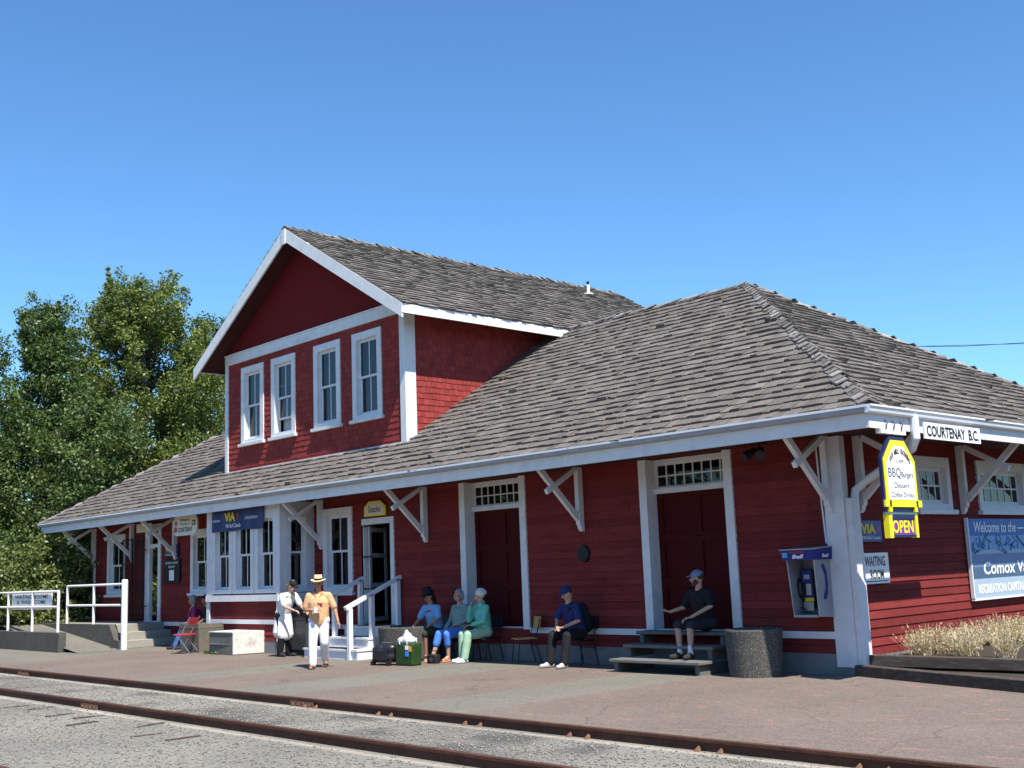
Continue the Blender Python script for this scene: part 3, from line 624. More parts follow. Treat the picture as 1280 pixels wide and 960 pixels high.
for yy in (-GY, GB+.05):
    for sgn in (1, -1):
        a = Vector((gm+sgn*(he+.03), yy, GW-.02)); b = Vector((gm, yy, ZR+.0)); dn = Vector((0, 0, -.40)); t = Vector((0, -.055, 0))
        mb.prism([a, b, b+dn, a+dn+Vector((0, 0, .03))], t)
        mb.build('barge_board', 'white_trim', B); mb = MB()
mb.prism([(gm-.09, -GY-.056, ZR-.05), (gm+.09, -GY-.056, ZR-.05), (gm+.09, -GY-.056, ZR-.5), (gm-.09, -GY-.056, ZR-.5)], (0, -.03, 0))
bb = mb.build('apex_block', 'white_trim', B)
mb = MB(); mb.box(gm+he, gm+he+.05, -GY-.05, 7.0, GW-.27, GW-.03); mb.build('upper_fascia', 'white_paint', B); mb = MB(); mb.box(gm-he-.03, gm-he, -GY+.1, 7.0, GW-.12, GW-.03); mb.build('upper_fascia', 'white_paint', B)

# ------------------------------------------------------------------ roofs: every course of shakes laid as wedges
def shakes(org, ud, sd_, rng_u, smax, skip=None, row=.285, m='shake', name='roof', wmin=.12, wmax=.36, thick=.042, s0=-.06):
    org, ud, sd_ = Vector(org), Vector(ud).normalized(), Vector(sd_).normalized(); nn = ud.cross(sd_).normalized()
    if nn.z < 0: nn = -nn
    mb = MB(); s = s0
    while s < smax:
        ul, ur = rng_u(s+row*.4); u = ul-random.uniform(0, .2); wob = random.uniform(-.015, .015)
        while u < ur:
            wd = random.uniform(wmin, wmax); a, b = max(u, ul), min(u+wd, ur); u += wd
            if b-a < .03: continue
            if skip and skip((a+b)/2, s+row/2): continue
            drop = random.gauss(0, .014)+wob-.02; t = random.uniform(.6, 1.35)*thick
            if random.random() < .012: t *= 1.8
            tw = random.uniform(-.012, .012); top = s+row*1.12
            gp = .006
            def P(uu, ss, h): return org+ud*uu+sd_*ss+nn*h
            sa, sb = s+drop+tw, s+drop-tw; top = min(top, smax+.02)
            h0 = .02; v = min(1, max(0, random.gauss(.5, .24)))
            q = [P(a+gp, sa, h0), P(b-gp, sb, h0), P(b-gp, top, .0), P(a+gp, top, .0), P(a+gp, sa, h0+t), P(b-gp, sb, h0+t+random.uniform(-.006, .006)), P(b-gp, top, .018), P(a+gp, top, .018)]
            mb.hexa(q, v, skip=(4,))
        s += row
    mb.build(name, m, B)
mn = math.hypot(1, TP); AX, AY, AZ = -W_/2, W_/2, ZE+(W_/2+D)*TP
AXL = -L_+W_/2; smax = (W_/2+D)*mn
# decks under the shakes
mb = MB(); c1, c2, c3, c4 = (-L_-D, -D, ZE), (D, -D, ZE), (D, W_+D, ZE), (-L_-D, W_+D, ZE); r1, r2 = (AXL, AY, AZ), (AX, AY, AZ)
lo = Vector((0, 0, -.004))
mb.quad([c1, c2, r2, r1]); mb.quad([c2, c3, r2]); mb.quad([c3, c4, r1, r2]); mb.quad([c4, c1, r1]); mb.build('roof_deck', 'shake_under', B)
run = lambda s: s/mn
shakes((0, -D, ZE), (1, 0, 0), (0, 1, TP), lambda s: (-L_-D+run(s), D-run(s)), smax, skip=lambda u, s: G0+.06 < u < G1-.06 and run(s) > D+.02, name='roof')
shakes((D, 0, ZE), (0, 1, 0), (-1, 0, TP), lambda s: (-D+run(s), W_+D-run(s)), smax, name='end_roof')
shakes((0, W_+D, ZE), (-1, 0, 0), (0, -1, TP), lambda s: (-D+run(s), L_+D-run(s)), smax, name='rear_roof', row=.4, wmin=.3, wmax=.6)
shakes((-L_-D, 0, ZE), (0, -1, 0), (1, 0, TP), lambda s: (-W_-D+run(s), D-run(s)), smax, name='far_end_roof', row=.4, wmin=.3, wmax=.6)
gl = he*nl
shakes((gm+he, 0, GW), (0, 1, 0), (-1, 0, TG), lambda s: (-GY-.05, GB+.05), gl, name='upper_roof', row=.25)
shakes((gm-he, 0, GW), (0, -1, 0), (1, 0, TG), lambda s: (-GB-.05, GY+.05), gl, name='upper_roof', row=.25)
def caps(p, q, name, step=.2, wd=.17, up0=.05):
    p, q = Vector(p), Vector(q); d = (q-p); L = d.length; d.normalize(); side = d.cross(Vector((0, 0, 1))).normalized(); upn = side.cross(d).normalized(); mb = MB(); t = 0
    while t < L:
        a = p+d*t+side*random.gauss(0, .015); b = p+d*min(t+step*1.5, L+.05)+side*random.gauss(0, .02); h1 = up0+random.uniform(.03, .075); h2 = up0
        v = min(1, max(0, random.gauss(.55, .3))); dr = .085
        for sg in (1, -1):
            w_ = wd*random.uniform(.75, 1.2)
            A0, A1 = a+upn*h1, a+side*sg*w_+upn*(h1-dr); B0, B1 = b+upn*h2, b+side*sg*w_+upn*(h2-dr); th = upn*-.03
            pts = [A0+th, A1+th, B1+th, B0+th, A0, A1, B1, B0]
            mb.hexa(pts, v)
        t += step
    mb.build(name, 'ridge_cap', B)
caps(c2, r2, 'hip_cap', .24, .16, .06); caps(r2, r1, 'ridge_cap', .3, .16, .05); caps(c3, r2, 'hip_cap', .24, .16); caps(c1, r1, 'hip_cap', .26, .16)
caps((gm, -GY-.05, ZR), (gm, GB+.05, ZR), 'ridge_cap', .28, .15, .05)
# soffit
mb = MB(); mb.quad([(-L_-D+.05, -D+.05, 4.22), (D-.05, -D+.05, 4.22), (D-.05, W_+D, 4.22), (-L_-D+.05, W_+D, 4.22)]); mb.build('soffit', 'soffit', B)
# fascia: front lower board + weathered upper strip; end white gutter
mb = MB(); mb.box(-L_-D+.1, D-.06, -D+.0, -D+.05, 4.095, 4.34); mb.box(-L_-D+.1, -L_-D+.15, -D+.05, W_+D, 4.095, 4.34); mb.box(D-.06, D-.01, -D+.0, W_+D, 4.095, 4.36); mb.build('fascia', 'white_trim', B)
mb = MB(); mb.prism([(-L_-D, -D-.0, 4.33), (-L_-D, -D-.10, 4.35), (-L_-D, -D-.115, 4.455), (-L_-D, -D-.0, 4.455)][::-1], (L_+2*D+.05, 0, 0)); mb.build('eave_strip', 'grey_trim', B)
mb = MB(); mb.box(-L_-D, D+.05, -D-.122, -D-.116, 4.42, 4.462); mb.build('drip_edge', 'gutter_white', B)
prof = [(0, 4.33), (.05, 4.325), (.09, 4.35), (.105, 4.41), (.125, 4.43), (.125, 4.46), (.11, 4.462), (.0, 4.462)]
mb = MB(); mb.prism([(D-.01+a, -D-.11, z) for a, z in prof], (0, W_+2*D+.1, 0)); mb.build('gutter', 'gutter_white', B)
mb = MB(); mb.tube([(D+.05, -.16, 4.36), (D+.05, -.16, 3.98), (D-.06, -.10, 3.82), (.32, .22, 3.34), (.16, .2, 3.22), (.14, .17, 3.05)], .075, 10); mb.build('downspout', 'gutter_white', B, smooth=False)
# brackets
def bracket(fr, u, ext=1.32, w_=.12, zb=2.98):
    mb = MB(); fr.box(mb, u-w_/2, u+w_/2, zb, 4.215, .03, .17)
    mb.prism([fr.p(u-w_/2, zb, .03), fr.p(u-w_/2, zb, .17), fr.p(u-w_/2, zb-.06, .12), fr.p(u-w_/2, zb-.1, .12), fr.p(u-w_/2, zb-.16, .07), fr.p(u-w_/2, zb-.16, .03)], fr.u*w_)
    mb.bar(fr.p(u, zb+.12, .17), fr.p(u, 4.18, ext), .09, .12, fr.n)
    mb.bar(fr.p(u+.002, 4.18, .2), fr.p(u+.002, 3.66, ext-.22), .085, .11, fr.n)
    mb.build('bracket', 'white_trim', B)
for u in (-.22, -6.40, -11.87, -16.62, -25.53, -28.9, -32.25): bracket(FR, u)
for u in (.5, 4.48, 8.3): bracket(EN, u, ext=1.3, w_=.12)
# vent pipe on the upper roof
vy = 11.3; vx = gm+1.0; vz = ZR-1.0*TG
mb = MB(); mb.tube([(vx, vy, vz-.05), (vx, vy, vz+.40)], .06, 12); mb.ell((vx, vy, vz+.04), (.2, .2, .05)); vp = mb.build('vent_pipe', 'white_paint', B, smooth=False)
mb = MB(); mb.tube([(vx, vy, vz+.40), (vx, vy, vz+.52)], .05, 12); mb.build('vent_tip', 'black_metal', vp)
# round dark wall plaque and lamp, conduit
mb = MB(); mb.tube([FR.p(-6.4, 2.33, .02), FR.p(-6.4, 2.33, .07)], [.19, .17], 20); pq = mb.build('wall_plaque', 'black_metal', loc=(-6.4, -.03, 2.33)); tag(pq, 'small round dark plaque on the red wall between the two freight doors', 'plaque')
lp = thing('eave_lamp', 'small black flood lamp under the front eave beside the right freight door', 'lamp', (-1.35, -.5, 4.2))
mb = MB(); mb.tube([(-1.35, -.5, 4.22), (-1.35, -.5, 4.06)], .02); mb.box(-1.5, -1.2, -.55, -.45, 4.16, 4.22); mb.build('mount', 'lamp_black', lp)
for sx_ in (-.14, .14):
    mb = MB(); mb.tube([(-1.35+sx_*.4, -.5, 4.08), (-1.35+sx_*1.3, -.72, 3.94)], [.05, .10], 12); mb.build('lamp_head', 'lamp_black', lp, smooth=False)
cd = MB(); cd.tube([FR.p(-.42, 4.1, .05), FR.p(-.40, 3.2, .05), FR.p(-.36, 2.3, .05)], .018, 6); tag(cd.build('conduit', 'gutter_white', loc=(-.4, 0, 2.3)), 'thin pale conduit pipe running down the wall to the telephone', 'conduit')
# ------------------------------------------------------------------ SIGNS
def panel(name, fr, u0, u1, z0, z1, o, m, label, cat, t=.03, bv=0, group=None, edge=None):
    c = fr.p((u0+u1)/2, z0, o); r = thing(name, label, cat, c, group=group)
    mb = MB(); fr.box(mb, u0, u1, z0, z1, o, o+t); p = mb.build('sign_board', m, r)
    if bv: bevel(p, bv, 4)
    return r
def rrect(fr, u0, u1, z0, z1, rad, o, t, seg=6):
    pts = []
    for cu_, cz, a0 in ((u1-rad, z0+rad, -90), (u1-rad, z1-rad, 0), (u0+rad, z1-rad, 90), (u0+rad, z0+rad, 180)):
        for k in range(seg+1):
            a = R(a0+90*k/seg); pts.append(fr.p(cu_+rad*math.cos(a), cz+rad*math.sin(a), o))
    mb = MB(); mb.prism(pts, fr.n*t); return mb
# COURTENAY B.C.
s = panel('station_name_sign', EN, -.04, 2.02, 3.97, 4.25, D+.13, 'sign_white', 'white board reading COURTENAY B.C. on the end gutter', 'sign')
lettering(EN, 'COURTENAY  B.C.', -.0+.03, 1.94, 4.01, 4.205, D+.164, 'ink', s, bold=.03)
# waiting room
s = panel('waiting_room_sign', EN, .36, 1.27, 1.55, 2.10, .05, 'sign_white', 'white board reading WAITING ROOM on the end wall by the corner', 'sign')
lettering(EN, 'WAITING', .44, 1.14, 1.86, 2.04, .084, 'ink', s, bold=.015); lettering(EN, 'ROOM', .60, 1.06, 1.63, 1.80, .084, 'ink', s, bold=.015)
mb = MB(); EN.box(mb, .42, 1.18, 1.585, 1.60, .081, .085); mb.build('underline', 'ink', s)
# VIA plates
def via(fr, u0, u1, z0, z1, o, label):
    s = panel('rail_company_sign', fr, u0, u1, z0, z1, o, 'bell_blue' if fr is EN else 'navy', label, 'sign'); w_ = u1-u0; h = z1-z0
    lettering(fr, 'VIA', u0+.06*w_, u0+.72*w_, z0+.38*h, z0+.86*h, o+.034, 'mustard', s, bold=.05, shear=-.15 if False else 0)
    mb = MB(); cu_, cz = u0+.84*w_, z0+.6*h; pts = []
    for k in range(10):
        a = R(90+36*k); r_ = (.19 if k % 2 == 0 else .09)*h; pts.append(fr.p(cu_+r_*math.cos(a), cz+r_*math.sin(a), o+.034))
    mb.quad(pts); mb.build('leaf_emblem', 'pink', s)
    lettering(fr, 'VIA Rail Canada', u0+.08*w_, u0+.92*w_, z0+.12*h, z0+.28*h, o+.034, 'sign_white', s, bold=.01)
via(EN, .36, 1.12, 2.30, 2.68, .05, 'blue plate reading VIA Rail Canada above the waiting room board')
via(FR, -26.36, -25.3, 2.92, 3.35, .05, 'small blue plate reading VIA above the black notice board by the far door')
# black notice board
s = panel('notice_board', FR, -26.38, -25.2, 2.05, 2.84, .05, 'black_metal', 'black notice board with one white sheet on the wall right of the far door', 'notice board')
lettering(FR, 'ESQUIMALT & NANAIMO', -26.25, -25.32, 2.67, 2.76, .084, 'sign_white', s, bold=.01); lettering(FR, 'RAILWAY', -26.0, -25.55, 2.55, 2.63, .084, 'sign_white', s, bold=.01)
mb = MB(); FR.box(mb, -25.95, -25.6, 2.13, 2.48, .081, .086); mb.build('paper_sheet', 'sign_white', s)
# oval Courtenay sign hanging from the eave
OV = F((0, -1.05, 0), (1, 0, 0), (0, -1, 0))
s = thing('welcome_sign', 'cream rounded board reading Welcome to The City of Courtenay under the eave', 'sign', (-22.9, -1.05, 3.5))
rrect(OV, -23.6, -22.02, 3.52, 4.17, .22, 0, .05).build('sign_board', 'sign_cream', s)
for t_, a, b, c, d in (('Welcome to', -23.15, -22.5, 3.97, 4.06), ('The City of', -23.15, -22.5, 3.83, 3.92), ('COURTENAY', -23.3, -22.32, 3.63, 3.78)): lettering(OV, t_, a, b, c, d, .054, 'ink', s, bold=.02)
mb = MB(); OV.box(mb, -22.35, -22.12, 3.82, 3.98, .051, .056); mb.build('emblem', 'navy', s); mb = MB(); OV.box(mb, -22.30, -22.18, 3.85, 3.94, .057, .060); mb.build('emblem', 'mustard', s)
mb = MB(); mb.tube([OV.p(-23.45, 3.72, .052), OV.p(-23.45, 3.72, .056)], .1, 14); mb.tube([OV.p(-23.43, 3.92, .052), OV.p(-23.43, 3.92, .056)], .08, 14); mb.build('crest', 'ink_red', s)
mb = MB(); mb.tube([OV.p(-23.3, 4.15, .025), OV.p(-23.3, 4.22, .025)], .015); mb.tube([OV.p(-22.3, 4.15, .025), OV.p(-22.3, 4.22, .025)], .015); mb.build('hanger', 'black_metal', s)
# another small board above the far door
s = panel('door_board', FR, -27.9, -26.75, 3.84, 4.13, .35, 'sign_cream', 'small cream board hanging above the far open door', 'sign')
# VIA banner
BN = F((0, -BD-.08, 0), (1, 0, 0), (0, -1, 0))
s = thing('station_banner', 'wide dark blue banner reading VIA Courtenay across the bay windows', 'banner', (-19.3, -BD-.08, 3.5))
mb = MB(); n = 24
for k in range(n):
    a, b = -20.86+3.02*k/n, -20.86+3.02*(k+1)/n; oa, ob = .03+.012*math.sin(k*1.1), .03+.012*math.sin((k+1)*1.1); za, zb_ = 3.5+.01*math.sin(k*.5), 3.5+.01*math.sin((k+1)*.5)
    mb.hexa([BN.p(a, za, oa), BN.p(b, zb_, ob), BN.p(b, zb_, ob-.012), BN.p(a, za, oa-.012), BN.p(a, 4.13, oa), BN.p(b, 4.13, ob), BN.p(b, 4.13, ob-.012), BN.p(a, 4.13, oa-.012)])
mb.build('banner_sheet', 'banner_blue', s)
lettering(BN, 'VIA', -20.05, -19.4, 3.78, 4.05, .05, 'mustard', s, bold=.06); lettering(BN, 'VIA Rail Canada', -19.98, -19.1, 3.6, 3.72, .05, 'sign_white', s, bold=.01)
lettering(BN, 'COURTENAY', -20.78, -20.3, 3.80, 3.87, .05, 'sign_white', s, bold=.01); lettering(BN, 'COURTENAY', -18.85, -18.1, 3.80, 3.88, .05, 'sign_white', s, bold=.01)
mb = MB(); pts = []
for k in range(10):
    a = R(90+36*k); r_ = .1 if k % 2 == 0 else .05; pts.append(BN.p(-19.27+r_*math.cos(a), 3.93+r_*math.sin(a), .05))
mb.quad(pts); mb.build('leaf_emblem', 'ink_red', s)
# Snacks sign
s = thing('snack_sign', 'small cream sign with yellow edge reading Snacks above the snack door', 'sign', (-13.95, -.05, 3.64))
def pent(fr, a, b, c, d, cut, o, t):
    mb = MB(); mb.prism([fr.p(a, c, o), fr.p(b, c, o), fr.p(b, d-cut*.7, o), fr.p(b-cut, d, o), fr.p(a+cut, d, o), fr.p(a, d-cut*.7, o)], fr.n*t); return mb
pent(FR, -14.50, -13.54, 3.61, 4.01, .22, .05, .03).build('sign_edge', 'yellow', s); pent(FR, -14.45, -13.59, 3.645, 3.975, .21, .082, .008).build('sign_board', 'sign_cream', s)
lettering(FR, 'Snacks', -14.3, -13.74, 3.71, 3.88, .093, 'ink', s, bold=.01)
# Welcome mural board
s = thing('welcome_board', 'large blue painted board reading Welcome to the Comox Valley on the end wall', 'sign', (.1, 7.3, 1.1))
for (a, b, m_) in ((2.37, 2.72, 'welcome_blue'), (2.0, 2.37, 'welcome_sky'), (1.74, 2.0, 'welcome_hill'), (1.5, 1.74, 'welcome_sea'), (1.12, 1.5, 'welcome_pale')):
    mb = MB(); EN.box(mb, 4.5, 8.2, a, b, .05, .11); mb.build('painted_band', m_, s)
mb = MB(); EN.box(mb, 4.46, 4.5, 1.10, 2.74, .05, .12); EN.box(mb, 4.46, 8.24, 1.07, 1.117, .05, .12); mb.build('board_edge', 'gutter_white', s)
lettering(EN, 'Welcome to the —', 4.75, 7.1, 2.44, 2.66, .115, 'sign_white', s, bold=.015, shear=.2)
lettering(EN, 'Comox Valley', 5.0, 7.75, 1.50, 1.84, .115, 'sign_white', s, bold=.02, shear=.1)
lettering(EN, 'RECREATION CAPITAL of CANADA', 4.68, 8.05, 1.20, 1.39, .115, 'sign_white', s, bold=.045)
mb = MB(); random.seed(8)
for k in range(26):
    u = random.uniform(4.6, 7.9); z = random.uniform(2.05, 2.33); mb.tube([EN.p(u, z+.1, .112), EN.p(u+random.uniform(-.15, .15), z, .112), EN.p(u+random.uniform(-.25, .25), z-.08, .112)], [.012, .008, .02], 5)
mb.tube([EN.p(7.6, 1.9, .112), EN.p(7.1, 2.1, .112), EN.p(6.7, 2.36, .112)], .02, 5); mb.build('painted_branches', 'welcome_sea', s)
mb = MB(); mb.quad([EN.p(4.5, 2.0, .113), EN.p(7.5, 2.0, .113), EN.p(6.6, 2.08, .113), EN.p(6.0, 2.05, .113), EN.p(5.3, 2.09, .113), EN.p(4.9, 2.04, .113)]); mb.build('painted_clouds', 'welcome_pale', s)
# hanging cafe sign at the corner
HX = 1.42; HS = F((HX, 0, 0), (0, 1, 0), (1, 0, 0))
s = thing('hanging_cafe_sign', 'yellow edged white cafe sign reading BBQ Burgers hung from the corner eave', 'sign', (HX, -.45, 2.8))
def octo(fr, a, b, c, d, cut, o, t):
    mb = MB(); mb.prism([fr.p(a, c, o), fr.p(b, c, o), fr.p(b, d-cut*1.1, o), fr.p(b-cut, d, o), fr.p(a+cut, d, o), fr.p(a, d-cut*1.1, o)], fr.n*t); return mb
ha, hb, hc, hd = -1.26, -.15, 2.74, 3.98
octo(HS, ha, hb, hc, hd, .32, .05, .05).build('frame', 'navy', s)
octo(HS, ha+.05, hb-.03, hc+.1, hd-.06, .30, .10, .012).build('yellow_border', 'yellow', s)
octo(HS, ha+.13, hb-.11, hc+.2, hd-.16, .27, .112, .01).build('sign_face', 'sign_white', s)
mb = MB(); HS.box(mb, ha-.03, hb+.05, hc+.08, hc+.19, .10, .135)
for u in (ha+.12, hb-.16): HS.box(mb, u-.04, u+.05, hc-.0, hc+.08, .10, .135)
mb.build('crossbar', 'yellow', s)
mb = MB()
for u in (ha+.10, hb-.14): HS.box(mb, u, u+.05, hc+.085, hc+.185, .136, .142)
mb.build('bar_block', 'ink', s)
# arched heading, letter by letter
word = 'YOUR MILL CROSSING'; cu_, cz, rr = (ha+hb)/2+.01, 3.28, .42
me_par = s
for i, ch in enumerate(word):
    if ch == ' ': continue
    a = R(142-104*i/(len(word)-1)); ww = .026
    c_ = HS.p(cu_+rr*math.cos(a)*.96, cz+rr*math.sin(a), .0); tu = Vector((0, math.sin(a), -math.cos(a))); fr2 = F(c_-Vector((0, 0, 0)), HS.u, HS.n)
    o_ = lettering(fr2, ch, -ww, ww, 0, .085, .126, 'ink_brown', s, bold=.03, name='arch_letter')
lettering(HS, 'CAFE', cu_-.12, cu_+.12, 3.55, 3.60, .126, 'ink_brown', s)
lettering(HS, 'BBQ', ha+.16, ha+.56, 3.28, 3.46, .126, 'ink_navy', s, bold=-.005); lettering(HS, 'Burgers', ha+.58, hb-.15, 3.28, 3.40, .126, 'ink_navy', s)
lettering(HS, 'Dessert', cu_-.24, cu_+.24, 3.13, 3.22, .126, 'ink', s, bold=-.008); lettering(HS, 'Coffee Drinks', ha+.2, hb-.17, 2.98, 3.06, .126, 'ink', s, bold=-.008)
mb = MB(); HS.box(mb, -1.2, -.4, 4.02, 4.1, .02, .12); mb.build('hanging_board', 'white_paint', s)
mb = MB()
for u in (-1.05, -.8, -.55):
    mb = MB(); mb.tube([HS.p(u, 4.25, .09), HS.p(u+.03, 4.2, .14), HS.p(u, 4.1, .13), HS.p(u, 3.95, .05)], .010, 6); mb.build('hook', 'black_metal', s)
s = thing('open_sign', 'small purple sign with yellow sides reading OPEN below the cafe sign', 'sign', (HX, -.45, 2.35))
mb = MB(); HS.box(mb, -1.07, -.29, 2.33, 2.69, .02, .07); mb.build('sign_board', 'purple', s)
mb = MB(); HS.box(mb, -1.07, -.29, 2.63, 2.69, .071, .09); HS.box(mb, -1.07, -.29, 2.33, 2.37, .071, .09); mb.build('sign_edge', 'navy', s)
for ua, ub in ((-1.17, -1.06), (-.31, -.23)):
    mb = MB(); HS.box(mb, ua, ub, 2.32, 2.70, .0, .1); mb.build('side_frame', 'yellow', s)
lettering(HS, 'OPEN', -1.02, -.35, 2.40, 2.61, .073, 'yellow', s, bold=.02)
mb = MB(); HS.box(mb, -1.2, -.18, 2.70, 2.74, .02, .07); mb.build('hanging_bar', 'aluminium', s)
# ------------------------------------------------------------------ pay phone
s = thing('pay_phone', 'metal pay phone shelter with blue Bell header on the wall by the corner', 'telephone', (-.66, -.25, 1.0))
x0, x1 = -.88, -.38
mb = MB(); mb.prism([(x0, -.03, 1.02), (x0+.02, -.50, 1.06), (x0-.02, -.55, 2.0), (x0-.04, -.58, 2.2), (x0-.04, -.03, 2.2)], (.025, 0, 0)); mb.prism([(x1+.03, -.03, 1.0), (x1+.03, -.50, 1.04), (x1+.03, -.55, 2.0), (x1+.03, -.58, 2.2), (x1+.03, -.03, 2.2)], (.03, 0, 0))
mb.box(x0, x1, -.05, -.02, 1.02, 2.2); mb.box(x0+.02, x1, -.5, -.05, 1.02, 1.06); mb.build('shelter', 'booth_metal', s)
mb = MB(); mb.hexa([(x0-.05, -.62, 2.02), (x1+.06, -.62, 2.02), (x1+.11, -.02, 2.02), (x0-.05, -.02, 2.02), (x0-.07, -.66, 2.2), (x1+.08, -.66, 2.2), (x1+.13, -.02, 2.24), (x0-.07, -.02, 2.24)]); mb.build('header', 'bell_blue', s)
mb = MB(); mb.hexa([(x0-.08, -.67, 2.201), (x1+.09, -.67, 2.201), (x1+.14, -.01, 2.241), (x0-.08, -.01, 2.241), (x0-.08, -.67, 2.22), (x1+.09, -.67, 2.22), (x1+.14, -.01, 2.26), (x0-.08, -.01, 2.26)]); mb.build('roof_edge', 'aluminium', s)
PF = F((0, -.665, 0), (1, 0, 0), (0, -1, 0)); lettering(PF, 'Bell', -.70, -.46, 2.05, 2.12, .0, 'sign_white', s, bold=.04, shear=.2)
mb = MB(); PF.box(mb, -.90, -.80, 2.07, 2.16, -.02, .0); mb.build('round_sticker', 'welcome_sky', s)
mb = MB(); PF.box(mb, -.74, -.44, 2.145, 2.175, -.02, .0); mb.build('header_script', 'ink_red', s)
PS = F((x1+.135, 0, 0), (0, 1, 0), (1, 0, 0)); lettering(PS, 'Bell', -.42, -.2, 2.06, 2.12, .0, 'sign_white', s, bold=.04, shear=.2)
HP = F((x1+.066, 0, 0), (0, 1, 0), (1, 0, 0)); mb = MB()
hpts = [HP.p(-.36, 1.92, 0), HP.p(-.28, 1.95, .0), HP.p(-.20, 1.82, 0), HP.p(-.18, 1.6, 0), HP.p(-.20, 1.42, 0), HP.p(-.28, 1.31, 0), HP.p(-.36, 1.34, 0), HP.p(-.32, 1.42, 0), HP.p(-.27, 1.5, 0), HP.p(-.26, 1.62, 0), HP.p(-.27, 1.76, 0), HP.p(-.32, 1.84, 0)]
mb.quad(hpts); mb.build('handset_picture', 'bell_blue', s)
mb = MB(); mb.box(-.82, -.58, -.24, -.06, 1.16, 1.86); mb.build('telephone_body', 'black_metal', s)
mb = MB(); mb.box(-.80, -.60, -.25, -.241, 1.62, 1.84); mb.box(-.74, -.60, -.25, -.241, 1.36, 1.6); mb.build('faceplate', 'bell_blue', s)
for q_ in ((-.76, -.64, -.256, -.251, 1.68, 1.76), (-.72, -.62, -.256, -.251, 1.40, 1.60), (-.80, -.60, -.25, -.241, 1.12, 1.28)):
    mb = MB(); mb.box(*q_); mb.build('keypad_plate', 'aluminium', s)
mb = MB(); mb.box(-.76, -.58, -.256, -.24, 1.29, 1.35); mb.build('coin_plate', 'mustard', s)
mb = MB(); mb.tube([(-.87, -.24, 1.36), (-.87, -.3, 1.42), (-.87, -.3, 1.62), (-.87, -.24, 1.68)], [.045, .03, .03, .045], 8); mb.tube([(-.87, -.24, 1.34), (-.86, -.28, 1.18), (-.75, -.26, 1.14)], .012, 6); mb.build('handset', 'black_metal', s)
# ------------------------------------------------------------------ planters, boxes, steps
def planter_round(x, y, r, h, label):
    mb = MB(); n = 36; prof = [(r*.90, 0), (r*.96, h*.5), (r, h-.03), (r-.01, h), (r-.09, h), (r-.1, h-.12), (0.001, h-.12)]
    b = len(mb.v)
    for rr_, z in prof:
        for k in range(n): mb.v.append((x+rr_*math.cos(2*math.pi*k/n), y+rr_*math.sin(2*math.pi*k/n), z))
    for i in range(len(prof)-1):
        for k in range(n): mb.f.append((b+i*n+k, b+i*n+(k+1) % n, b+(i+1)*n+(k+1) % n, b+(i+1)*n+k)); mb.a.append(.5)
    r_ = thing('planter', label, 'planter', (x, y, 0), group='exposed aggregate planters on the platform'); mb.build('pot', 'aggregate', r_, smooth=False)
    mb = MB(); mb.tube([(x, y, h-.11), (x, y, h-.10)], r-.1, 20); mb.build('soil', 'soil', r_)
planter_round(-1.60, -.72, .52, .83, 'round pebbled concrete planter between the wooden steps and the pay phone')
planter_round(-11.55, -.95, .72, .80, 'round pebbled concrete planter behind the black suitcase')
r_ = thing('planter', 'square pebbled concrete planter behind the red folding chair', 'planter', (-20.9, -1.3, 0), group='exposed aggregate planters on the platform')
mb = MB(); mb.hexa([(-21.42, -1.9, 0), (-20.3, -1.9, 0), (-20.3, -.85, 0), (-21.42, -.85, 0), (-21.46, -1.94, .82), (-20.26, -1.94, .82), (-20.26, -.8, .82), (-21.46, -.8, .82)], skip=(1,))
for q in ((-21.46, -20.26, -1.94, -1.82), (-21.46, -20.26, -.92, -.8), (-21.46, -21.34, -1.82, -.92), (-20.38, -20.26, -1.82, -.92)): mb.box(*q, .7, .825)
mb.build('pot', 'aggregate_warm', r_); mb = MB(); mb.box(-21.34, -20.38, -1.82, -.92, .6, .72); mb.build('soil', 'soil', r_)
r_ = thing('concrete_box', 'low white topped concrete box next to the square planter', 'box', (-19, -1.6, 0))
bt = [(-19.6, -1.95, 0), (-18.2, -1.99, 0), (-17.95, -.95, 0), (-19.5, -.95, 0)]
mb = MB(); mb.hexa(bt+[(x, y, .60) for x, y, _ in bt]); p_ = mb.build('block', 'box_concrete', r_); bevel(p_, .02)
mat('limewash', (.60, .60, .54), .8, noise=.12, nscale=4, bump=.3, dirt=(.28, .22, .13), dirt_amt=.9, dscale=3)
mb = MB(); tp = [(-19.62, -1.97, .601), (-18.18, -2.01, .601), (-17.93, -.93, .601), (-19.52, -.93, .601)]; mb.hexa(tp+[(x, y, .63) for x, y, _ in tp]); mb.hexa([(-18.2, -1.98, .02), (-18.17, -1.98, .02), (-17.92, -.95, .02), (-17.95, -.95, .02), (-18.2, -1.98, .598), (-18.17, -1.98, .598), (-17.92, -.95, .598), (-17.95, -.95, .598)]); mb.build('whitewashed_slab', 'limewash', r_)
mb = MB(); mb.box(-19.61, -18.22, -1.99, -1.955, .27, .30); mb.build('seam', 'concrete', r_)
